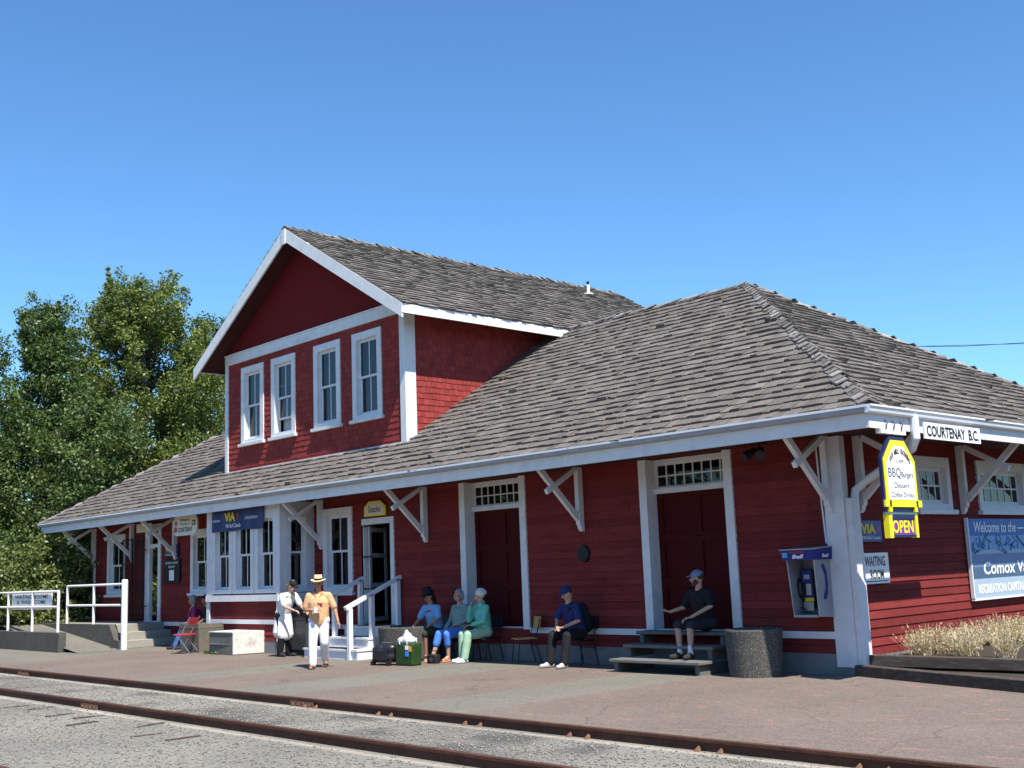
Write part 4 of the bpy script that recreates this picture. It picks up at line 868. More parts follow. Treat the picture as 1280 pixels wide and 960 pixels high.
# concrete steps and retaining walls at the far door
r_ = thing('concrete_steps', 'concrete steps leading up to the far open door', 'steps', (-26, -1, 0))
mb = MB(); mb.box(-32.6, -26.35, -2.0, -.03, 0, .745); mb.box(-26.35, -25.85, -2.0, -.03, 0, .50); mb.box(-25.85, -25.35, -2.0, -.03, 0, .25); bevel(mb.build('flight', 'grey_concrete', r_), .012, 1)
r_ = thing('ramp_wall', 'pebbled concrete wall with a broken end between the ramp and the steps', 'wall', (-29, -2.15, 0))
mb = MB(); mb.prism([(-44, -2.25, 0), (-25.0, -2.25, 0), (-25.0, -2.25, .28), (-25.35, -2.25, .3), (-25.6, -2.25, .62), (-25.75, -2.25, .78), (-44, -2.25, .80)], (0, .23, 0)); mb.build('wall_body', 'aggregate', r_)
r_ = thing('ramp_wall', 'pebbled concrete wall along the front edge of the ramp', 'wall', (-30, -3.7, 0))
mb = MB(); mb.box(-44, -26.1, -3.75, -3.5, 0, .62); bevel(mb.build('wall_body', 'aggregate', r_), .015, 1)
def railing(name, label, posts, y, ztop, zmid, zb, low=None, thick=None, u1=None):
    r_ = thing(name, label, 'railing', (posts[-1], y, zb), group='white pipe railings of the ramp')
    for x in posts:
        mb = MB(); mb.tube([(x, y, zb), (x, y, ztop)], .045, 10); mb.build('post', 'white_paint', r_, smooth=False)
    e = u1 or posts[-1]
    for z in [ztop, zmid]+([low] if low else []):
        mb = MB(); mb.tube([(posts[0], y, z), (e, y, z)], .04, 10); mb.build('rail_pipe', 'white_paint', r_)
    return r_
railing('ramp_railing', 'white railing on the front wall of the ramp at the left edge', [-37.5, -35.3, -33.1, -31.0, -28.72, -26.5], -3.62, 1.92, 1.42, .60)
r2_ = railing('ramp_railing', 'white railing beside the steps ending in a thick round post', [-29.5, -27.25], -2.14, 2.07, 1.40, .78, u1=-24.9)
mb = MB(); mb.tube([(-24.85, -2.14, .0), (-24.85, -2.14, 2.17), (-24.85, -2.14, 2.22)], [.10, .10, .07], 16); mb.build('thick_post', 'white_paint', r2_)
railing('ramp_railing', 'pale railing at the back of the landing beyond the far corner', [-38, -35.8, -33.2], .3, 2.1, 1.45, .75)
s = thing('direction_sign', 'white board reading WAITING ROOMS & WASHROOMS with a red arrow', 'sign', (-28.9, -3.5, 1.36))
DS = F((0, -3.53, 0), (1, 0, 0), (0, -1, 0)); mb = MB(); DS.box(mb, -30.85, -27.25, 1.34, 1.88, 0, .03); mb.build('sign_board', 'sign_white', s)
lettering(DS, 'WAITING  ROOMS', -30.55, -27.55, 1.70, 1.83, .034, 'ink', s, bold=.01); lettering(DS, '&  WASHROOMS', -30.35, -27.75, 1.52, 1.65, .034, 'ink', s, bold=.01)
mb = MB()
for k in range(5): DS.box(mb, -30.5+k*.36, -30.36+k*.36, 1.41, 1.44, .031, .036)
DS.box(mb, -28.7, -27.8, 1.415, 1.435, .031, .036); mb.prism([DS.p(-27.8, 1.38, .031), DS.p(-27.45, 1.425, .031), DS.p(-27.8, 1.47, .031)], (0, -.005, 0)); mb.build('arrow', 'ink_red', s)
# snack steps
r_ = thing('porch_steps', 'white wooden steps with handrails up to the snack door', 'steps', (-13.9, -.8, 0))
for i, (ya, yb, z, xa, xb) in enumerate(((-1.62, -1.08, .25, -15.1, -12.72), (-1.10, -.58, .5, -14.75, -12.98), (-.60, -.04, .755, -14.75, -12.98))):
    mb = MB(); mb.box(xa, xb, ya, yb-.02, 0, z-.05); mb.build('riser', 'white_trim', r_); mb = MB(); mb.box(xa-.02, xb+.02, ya-.03, yb-.02, z-.048, z); mb.build('tread', 'white_trim', r_)
    mb = MB(); mb.box(xa+.5, xb-.35, ya+.04, yb-.08, z+.002, z+.01); mb.build('tread_mat', 'black_metal', r_)
for x in (-14.68, -13.02):
    for y, zb_, zt_ in ((-1.62, 0, 1.25), (-.95, .5, 1.57), (-.12, .755, 1.93)):
        mb = MB(); mb.box(x-.055, x+.055, y-.055, y+.055, zb_, zt_); mb.build('rail_post', 'white_paint', r_)
    mb = MB(); mb.bar((x, -1.75, 1.25), (x, -.02, 1.98), .11, .09); mb.build('handrail', 'white_paint', r_)
# wooden steps in front of the right freight door
r_ = thing('wooden_steps', 'weathered grey wooden steps below the right freight door', 'steps', (-3.5, -.7, 0))
for ya, yb, z in ((-1.3, -.84, .25), (-.88, -.42, .50), (-.46, -.04, .73)):
    mb = MB(); mb.box(-4.65, -2.42, ya, yb, z-.06, z); bevel(mb.build('tread', 'old_wood', r_), .01, 1)
for x in (-4.55, -2.55):
    mb = MB(); mb.box(x-.05, x+.05, -1.2, -.1, 0, .188); mb.box(x-.048, x+.048, -.8, -.1, .252, .438); mb.box(x-.046, x+.046, -.4, -.1, .502, .668); mb.build('stringer', 'old_wood', r_)
# ------------------------------------------------------------------ planting bed
r_ = thing('bed_timber', 'weathered dark timber edging the platform at the foot of the planting bed', 'timber', (2, -.5, 0), group='timbers of the planting bed')
mb = MB(); mb.bar((.05, .0, .09), (9.5, -3.2, .09), .2, .19); bevel(mb.build('beam', 'timber', r_), .015, 2)
r_ = thing('bed_timber', 'upper dark timber set back against the soil of the planting bed', 'timber', (4, .1, .2), group='timbers of the planting bed')
mb = MB(); mb.bar((.16, .22, .25), (10, .42, .25), .2, .19); bevel(mb.build('beam', 'timber', r_), .015, 2)
mb = MB(); mb.hexa([(.09, .3, 0), (12, .5, 0), (12, 12, 0), (.09, 12, 0), (.09, .3, .26), (12, .5, .26), (12, 12, .26), (.09, 12, .26)]); mb.quad([(.1, .1, .12), (9.4, -2.9, .12), (9.6, .4, .12), (.2, .4, .12)]); struct('bed_soil', mb, 'soil')
def drygrass():
    r = np.random.default_rng(9); P = []; Fc = []; A = []
    def add(quad, a):
        n = len(P); P.extend(quad); Fc.append([n, n+1, n+2, n+3]); A.append(a)
    for c in range(60):
        cx, cy = r.uniform(.35, 2.3), r.uniform(1.2, 11)
        if c < 30: cx, cy = r.uniform(.3, .9), 1.1+c*.27
        hgt = r.uniform(.28, .50)
        for k in range(95):
            a = r.uniform(0, 6.28); l = r.uniform(.05, .38); h = hgt*r.uniform(.55, 1.1); bx, by = cx+r.normal(0, .08), cy+r.normal(0, .08)
            tx, ty = bx+math.cos(a)*l, by+math.sin(a)*l; px, py = -math.sin(a)*.006, math.cos(a)*.006; v = r.random()
            add([(bx-px, by-py, .25), (bx+px, by+py, .25), (tx+px*.5, ty+py*.5, .25+h), (tx-px*.5, ty-py*.5, .25+h)], v*.6)
            for j in range(7):
                f = r.uniform(.35, 1.05); x, y, z = bx+(tx-bx)*f, by+(ty-by)*f, .25+h*f; s_ = r.uniform(.012, .028); d = r.normal(0, 1, (2, 3)); d /= np.linalg.norm(d, axis=1)[:, None]
                q = np.array([x, y, z]); add([tuple(q-d[0]*s_), tuple(q+d[1]*s_*.6), tuple(q+d[0]*s_), tuple(q-d[1]*s_*.6)], r.random())
    return fastmesh('dry_plants', np.array(P), np.array(Fc), np.array(A), 'leaf_dry')
dg_ = drygrass(); tag(dg_, 'mass of dried straw coloured plants in the bed below the end wall', 'dry plants', kind='stuff')
# ------------------------------------------------------------------ trees
def crown(name, centers, rad, per, size, m, parent, seed, up_bias=.5, flat=.9):
    r = np.random.default_rng(seed); C = np.repeat(np.array(centers), per, 0); n = len(C)
    Rr = np.repeat(np.array(rad), per); off = r.normal(0, 1, (n, 3)); off /= np.linalg.norm(off, axis=1)[:, None]; off *= (r.random((n, 1))**.45)*Rr[:, None]; off[:, 2] *= flat
    c = C+off; nr = r.normal(0, 1, (n, 3)); nr[:, 2] += up_bias; nr += off/np.maximum(Rr[:, None], .01)*.6; nr /= np.linalg.norm(nr, axis=1)[:, None]
    t = np.cross(nr, r.normal(0, 1, (n, 3))); t /= np.linalg.norm(t, axis=1)[:, None]; b = np.cross(nr, t); s = size*r.uniform(.6, 1.25, (n, 1))
    P = np.stack([c-t*s, c+b*s*.55-t*s*.1, c+t*s, c-b*s*.55-t*s*.1], 1).reshape(-1, 3); Fc = np.arange(n*4).reshape(-1, 4)
    cl = np.repeat(r.random(len(centers))*.45, per); a = np.clip(cl+r.random(n)*.6, 0, 1)
    return fastmesh(name, P, Fc, a, m, parent, ROOT[parent.name])
def tree(base, H, prof, nl_, nclump, per, size, m, label, seed, limb0=.12, clr=(.38, .82), lean=0, cat='tree', name='broadleaf_tree', spires=0, trunk_r=.32):
    rd = random.Random(seed); x, y, z = base; root = thing(name, label, cat, base)
    tr = MB(); pts = []; rs = []
    for k in range(9):
        f = k/8; pts.append((x+lean*f+rd.uniform(-.12, .12)*f*2, y+rd.uniform(-.1, .1)*f*2, z+H*.93*f)); rs.append(trunk_r*(1-f)**.8+.03)
    tr.tube(pts, rs, 8)
    def rad(f):
        for (a, ra), (b, rb) in zip(prof, prof[1:]):
            if a <= f <= b: return ra+(rb-ra)*(f-a)/(b-a)
        return prof[-1][1]
    cs = []; cr = []
    for k in range(nl_):
        f = limb0+(1-limb0)*rd.random()**.9*.97; i = min(int(f*.93*8), 7); az = rd.uniform(0, 6.283); reach = rad(f)*rd.uniform(.75, 1.08)
        z0 = z+H*f*.93-reach*.55*rd.uniform(.4, 1); z0 = max(z0, z+.6); k0 = min(8, (z0-z)/(H*.93)*8); i0 = int(k0); p0 = Vector(pts[i0]).lerp(Vector(pts[min(i0+1, 8)]), k0-i0)
        tip = Vector((x+lean*f+math.cos(az)*reach, y+math.sin(az)*reach, z+H*f)); mid = p0.lerp(tip, .5)+Vector((rd.uniform(-.3, .3), rd.uniform(-.3, .3), -.15*reach))
        tr.tube([p0, mid, tip], [max(.03, .11*(1-f)), max(.02, .06*(1-f)), .015], 5)
        m_ = max(3, int(nclump/nl_*(.5+reach/max(r_[1] for r_ in prof))))
        for j in range(m_):
            g_ = rd.uniform(.35, 1.05); c = p0.lerp(tip, g_) if g_ > .5 else mid.lerp(tip, g_); c = c+Vector((rd.gauss(0, .42), rd.gauss(0, .42), rd.gauss(0, .35)))
            cs.append(tuple(c)); cr.append(rd.uniform(*clr)*(1.15-.4*f))
    for k in range(spires):
        az = rd.uniform(0, 6.28); rr_ = rd.uniform(0, rad(.9)*1.0); bx, by = x+lean+math.cos(az)*rr_, y+math.sin(az)*rr_; hh = rd.uniform(.84, 1.0)*H
        for j in range(7): cs.append((bx+rd.gauss(0, .05), by+rd.gauss(0, .05), z+hh-j*.28)); cr.append(.10+.045*j)
        tr.tube([(bx, by, z+hh-2.6), (bx, by, z+hh)], [.03, .01], 4)
    tr.build('trunk', 'bark', root); crown('crown', cs, cr, per, size, m, root, seed)
    return root
CP = Vector((10.93, -18.17, 0))
def at(px, t):   # ground point straight ahead of image column px at forward distance t
    k = (px-640)/1419.8; fl = Vector((-math.sin(yw), math.cos(yw), 0)); rr_ = Vector((math.cos(yw), math.sin(yw), 0)); p = CP+fl*t+rr_*t*k; return (p.x, p.y, -.2)
tree(at(172, 58), 18.6, [(0, 1.4), (.2, 3.8), (.45, 4.3), (.7, 3.9), (.86, 2.9), (.95, 1.7), (1, .6)], 230, 1700, 74, .092, 'leaf_olive', 'tallest bright green cottonwood left of the gable', 43, spires=9)
tree(at(45, 54), 16.2, [(0, 1.5), (.25, 3.4), (.5, 3.3), (.75, 2.0), (.9, 1.1), (1, .25)], 110, 1050, 72, .09, 'leaf_dark', 'dark green tree with a pointed top at the left of the photo', 22, spires=8)
tree(at(258, 66), 17.6, [(0, 1.5), (.3, 3.2), (.6, 3.0), (.85, 1.9), (1, .3)], 90, 720, 66, .10, 'leaf_dark', 'bluish green tree partly hidden behind the left slope of the gable', 23, spires=4)
tree(at(-45, 50), 14.0, [(0, 1.5), (.3, 3.4), (.6, 3.0), (.85, 1.6), (1, .3)], 60, 420, 66, .09, 'leaf_dark', 'dark green tree cut off by the left edge of the photo', 24, spires=4)
tree(at(110, 50), 10.6, [(0, 2.0), (.3, 3.6), (.6, 3.3), (.85, 1.8), (1, .4)], 60, 480, 66, .09, 'leaf_dark', 'lower dark tree in front of the cottonwoods beyond the far end of the station', 25)
tree(at(210, 62), 9.5, [(0, 2.0), (.3, 4.2), (.6, 3.8), (.85, 2.0), (1, .4)], 60, 420, 60, .10, 'leaf_olive', 'rounded tree just above the far slope of the station roof', 26)
tree(at(100, 66), 14.6, [(0, 1.5), (.3, 3.8), (.6, 3.6), (.85, 2.2), (1, .4)], 80, 620, 62, .10, 'leaf_dark', 'dark tree filling the gap between the pointed tree and the tallest cottonwood', 27)
def bush(base, H, r0, label, seed, m='leaf_bush', n=190):
    rd = random.Random(seed); root = thing('bush', label, 'bush', base); tr = MB(); cs = []; cr = []; x, y, z = base
    for k in range(14):
        az = rd.uniform(0, 6.28); q = rd.uniform(.3, .9)*r0; tr.tube([(x, y, z), (x+math.cos(az)*q*.4, y+math.sin(az)*q*.4, z+H*.45), (x+math.cos(az)*q, y+math.sin(az)*q, z+H*rd.uniform(.6, .9))], [.06, .04, .015], 5)
    for k in range(n):
        f = rd.random()**.8; az = rd.uniform(0, 6.28); q = r0*math.sqrt(max(0, 1-(f*1.0-.3)**2/.55))*rd.uniform(.55, 1.02); cs.append((x+math.cos(az)*q, y+math.sin(az)*q, z+H*f*rd.uniform(.85, 1.05))); cr.append(rd.uniform(.22, .5))
    tr.build('stem', 'bark', root); crown('foliage', cs, cr, 48, .085, m, root, seed)
bush(at(18, 43), 3.6, 2.1, 'light green bush behind the direction sign at the left edge', 31)
bush(at(78, 44.5), 4.3, 2.0, 'tall light green bush between the direction sign and the station corner', 32, n=220)
bush(at(118, 47), 2.8, 1.7, 'yellow green bush low beside the far corner of the station', 33)
bush(at(-40, 42), 4.0, 2.2, 'light green bush cut off by the left edge of the photo', 34)
bush(at(175, 52), 4.6, 3.0, 'bush seen through the open far door', 35, n=260)
bush(at(215, 56), 4.6, 3.0, 'bush hidden behind the station, just right of the one in the doorway', 36, n=160)
bush((2.2, 8.2, .2), 1.1, .75, 'green shrub among the dried plants at the right edge', 37, m='leaf_shrub', n=110)
r_ = thing('telegraph_wire', 'thin dark wire in the sky above the right slope of the roof', 'wire', (0, 40, 12))
mb = MB()
for dz in (0, .06):
    mb.tube([(-40+k*1.5, 40, 13.16-.147*(-40+k*1.5+17.8)+dz*math.sin(k*1.1)) for k in range(50)], .014, 5)
mb.build('cable', 'black_metal', r_)
def treeline():
    rd = np.random.default_rng(77); cs = []; cr = []
    for i in range(230):
        a = R(rd.uniform(-172, 42)); d = rd.uniform(62, 84); x, y = -8+math.cos(a)*d, -14+math.sin(a)*d; h = rd.uniform(8, 15); w_ = rd.uniform(2.5, 4.5)
        for k in range(22):
            f = rd.random(); b = rd.uniform(0, 6.28); q = w_*(1-.6*f)*rd.random()**.5; cs.append((x+math.cos(b)*q, y+math.sin(b)*q, -.2+h*f)); cr.append(rd.uniform(1.0, 1.9))
    rt_ = thing('tmp', None, None); o = crown('far_woods', cs, cr, 30, .42, 'leaf_dark', rt_, 5); o.parent = None; bpy.data.objects.remove(rt_); return o
tag(treeline(), 'far green woods across the tracks mirrored in the window panes', 'woods', kind='stuff')
# ------------------------------------------------------------------ luggage and seats (metres)
def mthing(name, label, cat, x, y, rz=0, group=None, z=0): return thing(name, label, cat, (x, y, z), rz, group, meter=True)
def tbox(mb, cx, cy, cz, sx, sy, sz): mb.box(cx-sx/2, cx+sx/2, cy-sy/2, cy+sy/2, cz-sz/2, cz+sz/2)
r_ = mthing('suitcase', 'black wheeled suitcase standing in the sun left of the green bag', 'suitcase', -10.78, -2.15, .15)
mb = MB(); mb.box(-.26, .24, -.15, .15, .05, .33)
for q in ((-.14, -.02, .33, .15, .13, .07), (.1, 0, .33, .16, .14, .09), (-.02, -.1, .2, .22, .10, .12), (.16, -.08, .16, .12, .11, .10), (-.2, .0, .2, .1, .14, .14)): mb.ell(q[:3], q[3:])
o = mb.build('case_body', 'suitcase', r_, smooth=True); m_ = o.modifiers.new('r', 'REMESH'); m_.mode = 'VOXEL'; m_.voxel_size = .014; m_ = o.modifiers.new('s', 'SMOOTH'); m_.iterations = 4; apply(o)
mb = MB(); mb.box(-.18, .18, -.20, -.16, .10, .30); o = mb.build('front_pocket', 'suitcase', r_); bevel(o, .018, 3)
for xx in (-.22, .2):
    mb = MB(); mb.tube([(xx, -.19, .045), (xx, -.13, .045)], .045, 12); mb.build('wheel', 'black_metal', r_)
mb = MB(); mb.tube([(-.12, 0, .36), (-.12, 0, .42), (.12, 0, .42), (.12, 0, .36)], .012, 8); mb.build('handle', 'chrome', r_)
r_ = mthing('shopping_bag', 'green shopping bag with a colourful print next to the suitcase', 'bag', -10.14, -2.02, .1)
mb = MB(); mb.hexa([(-.24, -.13, 0), (.24, -.13, 0), (.24, .13, 0), (-.24, .13, 0), (-.25, -.12, .42), (.26, -.14, .41), (.25, .12, .43), (-.25, .12, .42)]); o = mb.build('bag_body', 'green_bag', r_); bevel(o, .035, 3)
mb = MB(); mb.box(.06, .15, -.146, -.138, .18, .28); mb.build('blue_print', 'blue_print', r_); mb = MB(); mb.box(.16, .23, -.146, -.138, .27, .37); mb.build('orange_print', 'orange_print', r_); mb = MB(); mb.box(.06, .15, -.147, -.139, .30, .38); mb.build('white_print', 'sign_white', r_)
for yy in (-.13, .12):
    mb = MB(); mb.tube([(-.1, yy, .40), (-.11, yy, .5), (.11, yy, .5), (.1, yy, .40)], .01, 6); mb.build('strap', 'white_paint', r_)
r_ = mthing('plastic_bag', 'crumpled white plastic bag stuffed on top of the green bag', 'bag', -10.22, -2.0, 0, z=.46)
mb = MB()
for q in ((-.1, 0, .07, .15, .1, .08), (.08, 0, .08, .16, .11, .09), (-.0, .02, .15, .1, .08, .08), (.0, 0, .22, .04, .04, .06)): mb.ell(q[:3], q[3:])
o = mb.build('plastic_bag_body', 'plastic_bag', r_, smooth=True); m_ = o.modifiers.new('r', 'REMESH'); m_.mode = 'VOXEL'; m_.voxel_size = .012; apply(o)
r_ = mthing('camera_bag', 'small black bag on the ground by the bare feet of the seated woman', 'bag', -9.98, -1.42, .2)
mb = MB(); mb.box(-.12, .12, -.08, .08, 0, .17); o = mb.build('bag_body', 'suitcase', r_); bevel(o, .03, 3)
mb = MB(); mb.tube([(-.1, 0, .16), (-.07, -.02, .24), (.07, -.02, .24), (.1, 0, .16)], .008, 6); mb.build('strap', 'black_metal', r_)
mb = MB(); mb.tube([(.0, -.082, .08), (.0, -.09, .08)], .04, 12); mb.build('buckle', 'chrome', r_)
def school_chair(x, y, rz, label, wm='wood_seat'):   # faces local -y
    r_ = mthing('school_chair', label, 'chair', x, y, rz, group='wood and metal chairs along the wall')
    mb = MB(); mb.box(-.2, .2, -.2, .19, .435, .455); o = mb.build('seat', wm, r_); bevel(o, .008, 2)
    mb = MB(); n = 6
    for k in range(n):
        a, b = -.2+.4*k/n, -.2+.4*(k+1)/n; ya, yb = .25-.03*math.cos((a)*6), .25-.03*math.cos(b*6)
        mb.hexa([(a, ya-.01, .62), (b, yb-.01, .62), (b, yb+.008, .62), (a, ya+.008, .62), (a, ya+.03, .84), (b, yb+.03, .84), (b, yb+.045, .84), (a, ya+.045, .84)])
    mb.build('backrest', wm, r_)
    for sx_ in (-1, 1):
        mb = MB(); mb.tube([(sx_*.18, .26, 0), (sx_*.18, .16, .42), (sx_*.18, .22, .65), (sx_*.18, .26, .82)], .011, 8); mb.build('rear_leg', 'black_metal', r_)
        mb = MB(); mb.tube([(sx_*.19, -.2, 0), (sx_*.18, -.15, .43), (sx_*.18, .16, .42)], .011, 8); mb.build('front_leg', 'black_metal', r_)
    mb = MB(); mb.tube([(-.18, .2, .3), (.18, .2, .3)], .008, 6); mb.build('stretcher', 'black_metal', r_)
    return r_
school_chair(-7.95, -.45, -.45, 'empty wooden school chair beside the man in the navy cap')
school_chair(-6.25, -.43, 0, 'chair under the man in the navy cap', 'black_metal')
school_chair(-9.25, -.43, 0, 'chair under the white haired woman in mint green', 'black_metal')
school_chair(-10.05, -.42, .05, 'chair under the woman in the sage top and blue trousers')
school_chair(-11.0, -.42, .1, 'chair under the person in the black hat', 'black_metal')
school_chair(-22.55, -.62, -.5, 'chair under the grey haired person in pink')
school_chair(-21.85, -.6, -.4, 'chair under the dark haired person by the bay')
r_ = mthing('folding_chair', 'red and chrome folding chair standing in the sun before the square planter', 'folding chair', -20.55, -2.2, R(-62))
mb = MB(); mb.box(-.19, .19, -.22, .17, .44, .475); o = mb.build('seat', 'red_vinyl', r_); bevel(o, .012, 2)
mb = MB(); mb.hexa([(-.18, .20, .70), (.18, .20, .70), (.18, .22, .70), (-.18, .22, .70), (-.18, .25, .86), (.18, .25, .86), (.18, .27, .86), (-.18, .27, .86)]); o = mb.build('backrest', 'red_vinyl', r_); bevel(o, .006, 2)
for sx_ in (-1, 1):
    mb = MB(); mb.tube([(sx_*.2, -.28, .01), (sx_*.2, .27, .88)], .012, 8); mb.build('front_leg', 'chrome', r_)
    mb = MB(); mb.tube([(sx_*.175, .26, .01), (sx_*.175, -.12, .44)], .011, 8); mb.build('rear_leg', 'chrome', r_)
for y_ in (-.28, .26):
    mb = MB(); mb.tube([(-.2, y_, .02), (.2, y_, .02)], .010, 8); mb.build('crossbar', 'chrome', r_)
for wx, wy, wl in ((-19.75, -1.98, 'small green weed at the foot of the concrete box'), (-25.3, -2.35, 'small green weed at the broken end of the ramp wall'), (-19.2, -2.04, 'tiny green weed in front of the concrete box')):
    rt_ = thing('weed', wl, 'weed', (wx, wy, 0)); crown('leaves', [(wx+random.gauss(0, .06), wy+random.gauss(0, .03), .03) for _ in range(7)], [.06]*7, 26, .03, 'leaf_shrub' if 'dry' not in wl else 'leaf_dry', rt_, 3)
# barbecue in front of the bay side
r_ = mthing('barbecue', 'dark barbecue cabinet in front of the cook beside the bay', 'barbecue', -15.9, -1.05, 0)
mb = MB(); mb.box(-.38, .38, -.25, .25, .12, .78); o = mb.build('cabinet', 'tank', r_); bevel(o, .015, 2)
mb = MB(); mb.box(-.42, .42, -.28, .28, .78, .84); mb.build('shelf', 'black_metal', r_)
mb = MB(); mb.prism([(-.38, -.25, .845), (-.38, -.2, 1.02), (-.38, .1, 1.1), (-.38, .25, 1.0), (-.38, .25, .845)], (.76, 0, 0)); mb.build('lid', 'black_metal', r_)
for xx in (-.33, .33):
    mb = MB(); mb.tube([(xx, -.2, .0), (xx, -.2, .12)], .04, 8); mb.tube([(xx, .2, .0), (xx, .2, .12)], .04, 8); mb.build('caster', 'black_metal', r_)
# PEOPLE
exec_people = True
skin = {}
def smat(n, c, r=.6): return mat(n, c, r, noise=.10, nscale=18, spec=.35)
smat('skin_tan', (.42, .21, .13)); smat('skin_fair', (.50, .29, .21)); smat('lips', (.30, .08, .07)); smat('eye_dark', (.02, .015, .012), .2)
def cmat(n, c, r=.85): return mat(n, c, r, noise=.14, nscale=9, bump=.55, bscale=9)
for n, c in dict(c_white=(.78, .78, .76), c_whitepants=(.74, .74, .77), c_orange=(.64, .39, .20), c_black=(.012, .012, .014), c_darkshort=(.022, .024, .035), c_lightblue=(.20, .40, .66), c_sage=(.20, .30, .27), c_blue=(.08, .22, .62), c_mint=(.16, .52, .40), c_palegreen=(.32, .50, .34), c_navy=(.018, .03, .12), c_pink=(.28, .03, .11), c_jean=(.035, .10, .30), c_straw=(.62, .48, .27), c_cap=(.16, .22, .32), c_camo=(.04, .042, .03), h_grey=(.30, .29, .28), h_white=(.62, .61, .60), h_dark=(.015, .011, .01), h_brown=(.07, .04, .025), h_blond=(.30, .20, .10), c_shoe=(.03, .03, .03), c_silver=(.42, .41, .40), c_sock=(.75, .75, .77), c_sandal=(.10, .045, .03), c_sandal_o=(.55, .22, .08)).items(): cmat(n, c)
def V3(*a): return Vector(a)
def sit(w=.10, seat=.45, kx=(.13, .13), ky=(-.42, -.42), ax=(.13, .13), ay=(-.42, -.42), az=(.08, .08), lean=0., head=(0, -.06), turn=0., nod=0.):
    J = dict(pel=V3(0, 0, seat+.12), che=V3(0, -.02-lean*.5, seat+.45), nek=V3(0, -.03-lean, seat+.64), hed=V3(head[0], head[1]-lean, seat+.80))
    for i, s in ((0, 'R'), (1, 'L')):
        g = -1 if i == 0 else 1
        J['hip'+s] = V3(g*.09, 0, seat+.10); J['kne'+s] = V3(g*kx[i], ky[i], seat+.07); J['ank'+s] = V3(g*ax[i], ay[i], az[i]); J['toe'+s] = V3(g*(ax[i]+.03), ay[i]-.16, az[i]-.045)
        J['sho'+s] = V3(g*.18, -.02-lean*.9, seat+.57)
    J['turn'] = turn; J['nod'] = nod; return J
def person(label, x, y, rz, J, skinm, wear, hair=None, hands=None, extra=None, z=0, feet='shoe', shoe='c_shoe', scale=1., arms=None, beard=False):
    root = thing('person', label, 'person', (x, y, z), rz, meter=True)
    root.scale = (1, 1, 1)
    T = Matrix.Rotation(J.get('turn', 0), 3, 'Z') @ Matrix.Rotation(J.get('nod', 0), 3, 'X')   # nod>0 looks down when facing -y
    H = J['hed']; hp = lambda a, b, c: H+T @ Vector((a, b, c))
    b = MB()
    b.ell(H+T @ Vector((0, .012, .02)), (.076, .096, .105), rot=T); b.ell(hp(0, -.03, -.045), (.056, .062, .072), rot=T)
    b.ell(hp(0, -.102, -.012), (.013, .02, .026), rot=T); b.ell(hp(0, -.088, .012), (.022, .012, .02), rot=T); b.ell(hp(0, -.083, -.082), (.022, .015, .014), rot=T)
    for g in (-1, 1): b.ell(hp(g*.078, .01, -.008), (.012, .02, .032), rot=T); b.ell(hp(g*.03, -.082, -.035), (.022, .016, .02), rot=T)
    b.cap(J['nek']-Vector((0, 0, .04)), H+T @ Vector((0, .02, -.06)), .058, .052)
    lat = (J['shoL']-J['shoR']).normalized()
    b.cap(J['pel'], J['che'], .13, .14, .7, lat); b.cap(J['che'], J['nek']-Vector((0, 0, .06)), .14, .07, .7, lat)
    for s in 'RL':
        sh, el, wr, hd, pn = J['sho'+s], J['elb'+s], J['wri'+s], J['han'+s], J.get('pal'+s, V3(0, 0, -1))
        b.cap(J['che']+lat*(.06 if s == 'L' else -.06)+Vector((0, 0, .08)), sh, .075, .052); b.cap(sh, el, .047, .038); b.cap(el, wr, .037, .025)
        d = (hd-wr).normalized(); pn = (pn-d*pn.dot(d)).normalized(); sd_ = d.cross(pn).normalized()
        b.cap(wr+d*.015, wr+d*.085, .031, .040, .42, sd_)
        for k in range(4):
            o0 = (k-1.5)*.021; L1 = (.040, .046, .043, .034)[k]; k0 = wr+d*.105+sd_*o0; cu = .45+.08*k
            k1 = k0+(d*math.cos(cu)+pn*math.sin(cu))*L1; k2 = k1+(d*math.cos(cu*2.1)+pn*math.sin(cu*2.1))*L1*.8
            b.cap(k0-d*.02, k1, .0098, .009, n=8); b.cap(k1, k2, .009, .0078, n=8)
        tg_ = (1 if s == 'R' else -1)*J.get('thumb'+s, 1); t0_ = wr+d*.035+sd_*.03*tg_; t1 = t0_+(d*.7+sd_*.6*tg_+pn*.25).normalized()*.042; t2 = t1+(d*.9+sd_*.15*tg_+pn*.4).normalized()*.032
        b.cap(t0_, t1, .0135, .011, n=8); b.cap(t1, t2, .011, .009, n=8)
        b.cap(J['hip'+s], J['kne'+s], .085, .056); b.cap(J['kne'+s], J['kne'+s].lerp(J['ank'+s], .35)+Vector((0, .012, 0)), .055, .055); b.cap(J['kne'+s].lerp(J['ank'+s], .35)+Vector((0, .012, 0)), J['ank'+s], .055, .036)
        an, to = J['ank'+s], J['toe'+s]; fd = (to-an); fd.z = 0; fd.normalize()
        hl = Vector((an.x, an.y, an.z-.045))-fd*.03; b.cap(hl, to+Vector((0, 0, .0)), .034, .026, .9); b.cap(an, an.lerp(to, .5), .036, .034)
    def vox(mb, name, m, size, par, sm=2):
        o = mb.build(name, m, par, smooth=True); md = o.modifiers.new('r', 'REMESH'); md.mode = 'VOXEL'; md.voxel_size = size; md.use_smooth_shade = True
        if sm: q = o.modifiers.new('s', 'SMOOTH'); q.factor = .5; q.iterations = sm
        apply(o); me = o.data
        if not me.attributes.get('vary'): me.attributes.new('vary', 'FLOAT', 'FACE')
        return o
    body = vox(b, 'body', skinm, .0072, root, 1)
    for g in (-1, 1):
        e = MB(); e.ell(hp(g*.031, -.083, .008), (.013, .008, .007), 8, 6, T); e.build('eye', 'eye_dark', root, smooth=True)
